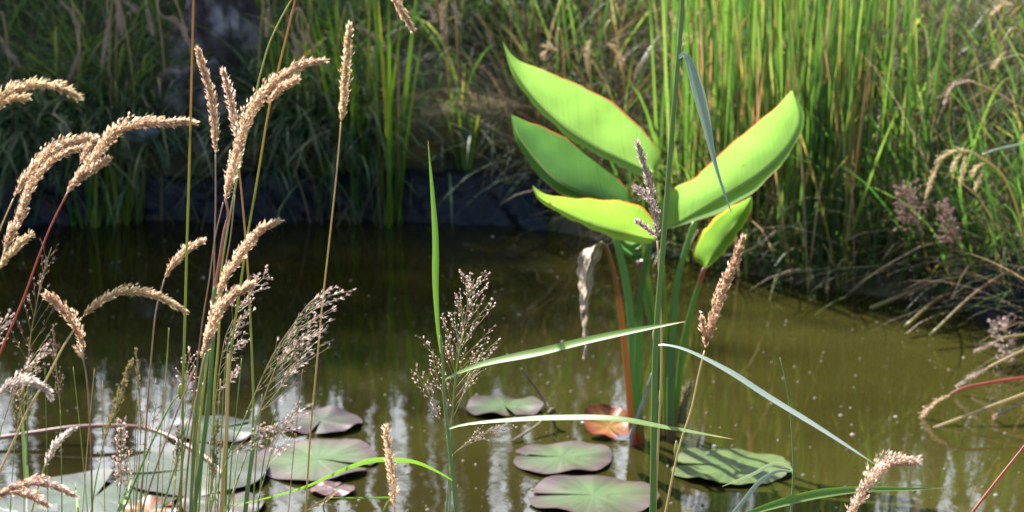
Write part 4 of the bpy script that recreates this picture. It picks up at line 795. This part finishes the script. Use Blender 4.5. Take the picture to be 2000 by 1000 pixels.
for i, (px, py, n, rad, L, lab) in enumerate(ML):
    c = PZ(px, py); clump('water_grass_tuft', lab, 'water grass', c.x, c.y + .03, n, rad, L, .012 if i != 7 else .007, 'margin', (.02, .22), (0, .12), None, i + 30, .04)

def strew(mb, n, xr, yr, L, w, lean, droop, r, dens=None, azf=None, mind=.05):
    k = 0
    while k < n:
        x, y = r.uniform(*xr), r.uniform(*yr); d = float(shore_d(np.array([x]), np.array([y]))[0])
        if d < mind or (dens and r.random() > dens(x, y)): continue
        az = r.random() * 6.283 if azf is None else azf(x, y, r)
        rib(mb, (x, y, gz(x, y) - .01), r.uniform(*L), w * r.uniform(.5, 1.3), az, r.uniform(*lean), r.uniform(*droop), r, n=6, kink=.6 if r.random() < .15 else 0); k += 1
def keep(x, y):
    if -1.05 < x < -.76 and y < 6.95: return .12          # the boulders
    if -.38 < x < .12 and y < 7.05: return .08             # bare earth beside the plant
    return 1.0
toward = lambda x, y, r: -math.pi / 2 + r.gauss(0, .9)
r = random.Random(21); mb = MB()
strew(mb, 3600, (-2.6, .15), (6.6, 8.2), (.26, .50), .0075, (.1, .75), (.25, 1.2), r, azf=toward, dens=keep)
strew(mb, 1900, (-2.6, .1), (6.48, 6.85), (.22, .5), .006, (.2, .9), (.5, 1.6), r, azf=toward, dens=keep)
strew(mb, 1300, (-2.5, .12), (6.42, 6.72), (.18, .42), .0065, (.5, 1.25), (.7, 2.0), r, azf=toward, mind=.10, dens=keep)
strew(mb, 1700, (-2.5, .16), (6.38, 6.62), (.2, .50), .0065, (.5, 1.2), (1.2, 2.6), r, azf=lambda x, y, r: -math.pi / 2 + r.gauss(0, .8), mind=.05, dens=lambda x, y: keep(x, y) * (.35 + .65 * (noise.noise(Vector((x * 3, 1, 0))) > -.1)))
strew(mb, 700, (.05, 1.9), (5.9, 8.2), (.3, .6), .007, (.05, .6), (.1, .9), r)
o = mb.build('bank_grass', MAT['bank']); tag(o, 'long dark green grass hanging over the shaded bank', 'grass', kind='stuff')
mb = MB(); r = random.Random(22)
strew(mb, 3300, (.0, 1.3), (6.1, 8.0), (.3, .65), .0045, (.1, 1.1), (.1, 1.2), r, dens=lambda x, y: 1.0 if x < .75 else .45)
strew(mb, 2600, (.85, 2.4), (4.7, 7.4), (.3, .8), .0045, (.1, 1.2), (.1, 1.3), r)
strew(mb, 550, (.85, 1.7), (4.3, 5.9), (.2, .5), .004, (.4, 1.4), (.3, 1.4), r, mind=.0)
strew(mb, 650, (.3, 1.7), (4.4, 6.1), (.2, .5), .0042, (.3, 1.3), (.3, 1.3), r, mind=.0, dens=lambda x, y: 1.0 if float(shore_d(np.array([x]), np.array([y]))[0]) < .3 else 0.0, azf=lambda x, y, r: math.radians(215) + r.gauss(0, 1.5))
strew(mb, 800, (-2.4, .1), (6.42, 6.75), (.2, .5), .0042, (.3, 1.4), (.6, 2.0), r, azf=toward, dens=keep)
strew(mb, 750, (-2.4, .2), (6.5, 7.6), (.25, .6), .0045, (.2, 1.2), (.3, 1.3), r, azf=toward, dens=keep)
for k in range(150):
    x = r.uniform(-2.2, .45); yy = 6.36 if x < .05 else 6.36 - (x - .05) * .9; y = yy - abs(r.gauss(0, .06))
    rib(mb, (x, y, -.03), r.uniform(.08, .34), .005, r.random() * 6.28, r.uniform(0, .45), r.uniform(0, .9), r, n=5, kink=.5 if r.random() < .3 else 0)
o = mb.build('dry_grass', MAT['hay']); tag(o, 'tangle of dry brown grass on the sunny banks', 'dry grass', kind='stuff')
mb = MB(); r = random.Random(23)
strew(mb, 700, (.9, 2.4), (4.8, 6.6), (.3, .7), .007, (.05, .7), (.1, .9), r)
strew(mb, 200, (.3, 1.7), (4.5, 6.1), (.15, .38), .006, (.3, 1.1), (.8, 2.0), r, mind=.0, dens=lambda x, y: 1.0 if float(shore_d(np.array([x]), np.array([y]))[0]) < .2 else 0.0, azf=lambda x, y, r: math.radians(230) + r.gauss(0, .8))
strew(mb, 520, (.3, 1.6), (4.6, 6.1), (.25, .6), .007, (.0, .5), (.1, .8), r, mind=.0, dens=lambda x, y: 1.0 if float(shore_d(np.array([x]), np.array([y]))[0]) < .25 else 0.0)
strew(mb, 160, (-2.3, .1), (6.5, 7.4), (.3, .6), .006, (.1, .7), (.2, 1.0), r)
strew(mb, 130, (.1, 1.0), (6.2, 7.6), (.4, .8), .007, (.05, .5), (.1, .7), r)
o = mb.build('green_grass', MAT['rush']); tag(o, 'fresh green grass growing through the dry tangle', 'grass', kind='stuff')
# near bank, below the picture: short turf
mb = MB(); r = random.Random(24)
strew(mb, 1500, (-1.3, 1.3), (1.3, 2.85), (.06, .2), .005, (.1, .8), (.1, .9), r, mind=.03)
o = mb.build('turf', MAT['bank']); tag(o, 'short turf of the near bank at the foot of the grasses', 'grass', kind='stuff')

# fallen straws at the right margin
def straw(label, a, b, w, Y, mat='straw', sag=.0):
    p, q = P(*a, Y[0]), P(*b, Y[1]); m = mpp(p); t = smooth_pts([p, p.lerp(q, .5) + Vector((0, 0, sag)), q], 14); mb = MB(); tube(mb, t, w * m * .5, w * m * .35, 6); o = mb.build('straw', MAT[mat]); return tag(o, label, 'straw')
straw('bare grey straw slanting up from the water in front of the rushes', (1510, 558), (1640, 405), 6, (5.6, 5.75), 'dryblade')
straw('bare grey upright straw at the foot of the rushes', (1616, 575), (1625, 455), 9, (5.5, 5.6), 'dryblade')
straw('long reddish fallen stalk lying in the water, upper one at the right margin', (1700, 603), (1900, 520), 10, (5.3, 5.35), 'brst', .0)
straw('olive fallen stalk running up from the water to the right edge', (1816, 656), (2005, 510), 7, (4.95, 5.2), 'brst', .02)
straw('short brown stalk hanging into the water by the liner end', (1768, 638), (1905, 570), 8, (5.05, 5.3), 'brst', .03)

# ------------------------------------------------------------------ floating specks
mb = MB(); r = random.Random(31)
for i in range(750):
    px, py = r.uniform(-60, 2060), r.uniform(450, 1010); c = PZ(px, py, .0025)
    if shore_d(np.array([c.x]), np.array([c.y]))[0] > -.06: continue
    s = r.choice([.0012, .0016, .002, .003, .0045]) * r.uniform(.7, 1.2); n = 6; a0 = r.random() * 6; k = r.uniform(.4, 1)
    top = mb.vert(c + Vector((0, 0, s * .4))); v = [mb.vert((c.x + s * math.cos(a0 + j * 1.047) , c.y + s * k * math.sin(a0 + j * 1.047), .0005)) for j in range(n)]
    for j in range(n): mb.f.append((v[j], v[(j + 1) % n], top))
o = mb.build('floating_specks', plant_mat('speck', [(0, (.06, .05, .02)), (.6, (.15, .12, .06)), (1, (.40, .36, .28))], None, 0, .7, spec=.3)); tag(o, 'bits of pale debris floating on the pond', 'debris', kind='stuff')

for (px, py, rr_) in [(1395, 874, 4.5), (1382, 886, 3.5), (1444, 905, 3), (1281, 846, 4), (1293, 838, 3.5), (1138, 828, 4)]:
    c = PZ(px, py, .012); m = mpp(c); mb = MB(); tube(mb, [c + Vector((0, 0, m * rr_ * (k - .4))) for k in (0, .3, .6, .9, 1.2, 1.45, 1.55)], m * rr_, None, 10, rf=lambda k: math.sin(.35 + k * 2.75))
    o = mb.build('water_drop', bpy.data.materials['water_bead']); tag(o, 'glinting bead of water on the green saw edged pad' if px > 1300 else 'glinting bead of water at the foot of the broad leaved plant', 'water drop', 'water beads on the green pad' if px > 1300 else 'water beads at the plant foot')
# small fly
c = P(1371, 611, 2.5); t = thing('fly', 'tiny dark fly hovering left of the leaning rusty seed head', 'fly', c); m = mpp(c)
mb = MB(); tube(mb, smooth_pts([c - Vector((5 * m, 0, 0)), c, c + Vector((5 * m, 0, .5 * m))], 9), 1.8 * m, None, 8, rf=lambda k: .3 + .8 * math.sin(k * math.pi) * (1 if k < .6 else .8)); mb.build('body', simple_mat('fly_black', [(0, (.01, .01, .01)), (1, (.03, .03, .03))], 10, .3), t)
for s in (-1, 1):
    mb = MB(); blade(mb, [c + Vector((m * 2, 0, m)), c + Vector((-m * 2, s * 3 * m, 3 * m)), c + Vector((-m * 6, s * 5 * m, 3 * m))], [m, 4 * m, m], 1.2); mb.build('wing', MAT['bleached'], t)

# ------------------------------------------------------------------ wood beyond the bank (seen mirrored in the pond)
r = random.Random(41); mb = MB(); lf = MB()
for i in range(185):
    x = r.uniform(-9, 9); y = r.choice([14, 15.5, 17.2]) + r.uniform(-.5, .5); h = r.uniform(4.6, 5.8); z = 1.5; w = r.uniform(.045, .13)
    p = smooth_pts([(x, y, z - 1.2), (x + r.uniform(-.12, .12), y, z + h * .4), (x + r.uniform(-.25, .25), y, z + h)], 12); tube(mb, p, w, w * .4, 6)
    for b in range(9):
        k = r.uniform(.3, 1); q = p[min(11, int(k * 11))]; d = Vector((r.uniform(-1, 1), r.uniform(-1, 1), r.uniform(.1, .8))).normalized(); L = r.uniform(.5, 1.3); e = q + d * L
        tube(mb, [q, q.lerp(e, .5) + Vector((0, 0, .05)), e], .018, .006, 4)
        for c in range(int(7 * (1.1 - k * .7))):
            f = q.lerp(e, r.uniform(.2, 1.1)) + rand_dir(r) * .22; a = rand_dir(r); u, v = perp(a); s = r.uniform(.03, .07)
            lf.f.append((lf.vert(f - u * s), lf.vert(f + v * s * .6), lf.vert(f + u * s), lf.vert(f - v * s * .6)))
for i in range(9000):
    x = r.uniform(-10, 10); y = r.uniform(12.6, 15.5); top = 2.0 + 1.0 * noise.noise(Vector((x * .6, y * .3, 2))) ; z = 1.2 + (top - 1.2) * r.random() ** .8
    a = rand_dir(r); u, v = perp(a); s = r.uniform(.06, .13); f = Vector((x, y, z)); lf.f.append((lf.vert(f - u * s), lf.vert(f + v * s * .6), lf.vert(f + u * s), lf.vert(f - v * s * .6)))
o = mb.build('woodland', simple_mat('bark', [(.3, (.08, .055, .03)), (.7, (.17, .12, .075))], 6, .9)); tag(o, 'stand of slim tree trunks beyond the bank, mirrored in the water', 'trees', kind='stuff')
o = lf.build('woodland_foliage', plant_mat('tree_leaves', [(0, (.03, .06, .015)), (1, (.07, .11, .03))], (1.8, 1.8, .7), .4, .5), smooth=False); tag(o, 'leafy undergrowth beyond the bank, mirrored in the water', 'foliage', kind='stuff')

# unseen tree added beyond the bank so that its crown shades the left side
r = random.Random(51); shade_tree = thing('tree', 'unseen leafy tree added beyond the left bank to shade the far margin', 'tree', Vector((-5.6, 13.6, gz(-5.6, 13.6)))); mb = MB(); lf = MB()
b = Vector((-5.6, 13.6, gz(-5.6, 13.6) - .1)); tp = smooth_pts([b, b + Vector((.1, .1, 4)), Vector((-5.8, 13.7, 9.5))], 20); tube(mb, tp, .16, .03, 8)
for i in range(110):
    k = r.uniform(.66, 1); q = tp[min(19, int(k * 19))]; az = r.random() * 6.283; L = r.uniform(.5, 1.6); e = q + Vector((math.cos(az) * L, math.sin(az) * L * .8, r.uniform(-.2, .7)))
    br = smooth_pts([q, q.lerp(e, .5) + Vector((0, 0, .12)), e], 7); tube(mb, br, .03, .006, 4)
    for c in range(85):
        f = br[r.randrange(2, 7)] + rand_dir(r) * .42 * r.random() ** .5; a = rand_dir(r); u, v = perp(a); q2 = r.uniform(.035, .075)
        lf.f.append((lf.vert(f - u * q2), lf.vert(f + v * q2 * .6), lf.vert(f + u * q2), lf.vert(f - v * q2 * .6)))
mb.build('trunk', bpy.data.materials['bark'], shade_tree); lf.build('crown', bpy.data.materials['tree_leaves'], shade_tree, smooth=False)

# ------------------------------------------------------------------ light
AZ, EL = R(-32), R(44)            # sun beyond the pond, to the left
sd = Vector((math.sin(AZ) * math.cos(EL), math.cos(AZ) * math.cos(EL), math.sin(EL)))
sun = bpy.data.lights.new('sun', 'SUN'); sun.energy = 5.0; sun.angle = R(.5); sun.color = (1, .98, .95)
so = bpy.data.objects.new('sun', sun); COL.objects.link(so); so.rotation_euler = (-sd).to_track_quat('-Z', 'Y').to_euler(); so.location = (0, 0, 20)
w = bpy.data.worlds.new('World'); scene.world = w; w.use_nodes = True; nt = w.node_tree; nt.nodes.clear()
sk = nt.nodes.new('ShaderNodeTexSky'); sk.sky_type = 'NISHITA'; sk.sun_disc = False; sk.sun_elevation = EL; sk.sun_rotation = AZ; sk.dust_density = 2.0
bg = nt.nodes.new('ShaderNodeBackground'); bg.inputs[1].default_value = .095; ou = nt.nodes.new('ShaderNodeOutputWorld'); 
tcw = nt.nodes.new('ShaderNodeTexCoord'); cn = nt.nodes.new('ShaderNodeTexNoise'); cn.inputs['Scale'].default_value = 2.6; cn.inputs['Detail'].default_value = 7; nt.links.new(tcw.outputs['Generated'], cn.inputs['Vector'])
cr = ramp(nt, [(.33, (.25, .25, .25)), (.47, (1, 1, 1))]); nt.links.new(cn.outputs[0], cr.inputs[0])
sz = nt.nodes.new('ShaderNodeSeparateXYZ'); nt.links.new(tcw.outputs['Generated'], sz.inputs[0])
lo = N(nt, 'ShaderNodeMapRange'); nt.links.new(sz.outputs[2], lo.inputs[0]); lo.inputs[1].default_value = .36; lo.inputs[2].default_value = .46; lo.inputs[3].default_value = 1; lo.inputs[4].default_value = .0
mu = N(nt, 'ShaderNodeMath', operation='MULTIPLY'); nt.links.new(cr.outputs[0], mu.inputs[0]); nt.links.new(lo.outputs[0], mu.inputs[1])
yb = N(nt, 'ShaderNodeMapRange'); nt.links.new(sz.outputs[1], yb.inputs[0]); yb.inputs[1].default_value = .55; yb.inputs[2].default_value = .85
m2 = N(nt, 'ShaderNodeMath', operation='MULTIPLY'); nt.links.new(mu.outputs[0], m2.inputs[0]); nt.links.new(yb.outputs[0], m2.inputs[1]); mu = m2
cm = nt.nodes.new('ShaderNodeMixRGB'); nt.links.new(mu.outputs[0], cm.inputs[0]); nt.links.new(sk.outputs[0], cm.inputs[1]); cm.inputs[2].default_value = (15.5, 16.2, 17.8, 1)
nt.links.new(cm.outputs[0], bg.inputs[0]); nt.links.new(bg.outputs[0], ou.inputs[0])
vs = scene.view_settings; vs.view_transform = 'Standard'; vs.look = 'None'; vs.exposure = 1.5; vs.gamma = 1; vs.use_curve_mapping = False
cy = scene.cycles; cy.max_bounces = 7; cy.diffuse_bounces = 3; cy.glossy_bounces = 3; cy.transmission_bounces = 4; cy.transparent_max_bounces = 6; cy.caustics_reflective = False; cy.caustics_refractive = False
cy.use_denoising = True; cy.sample_clamp_indirect = 6
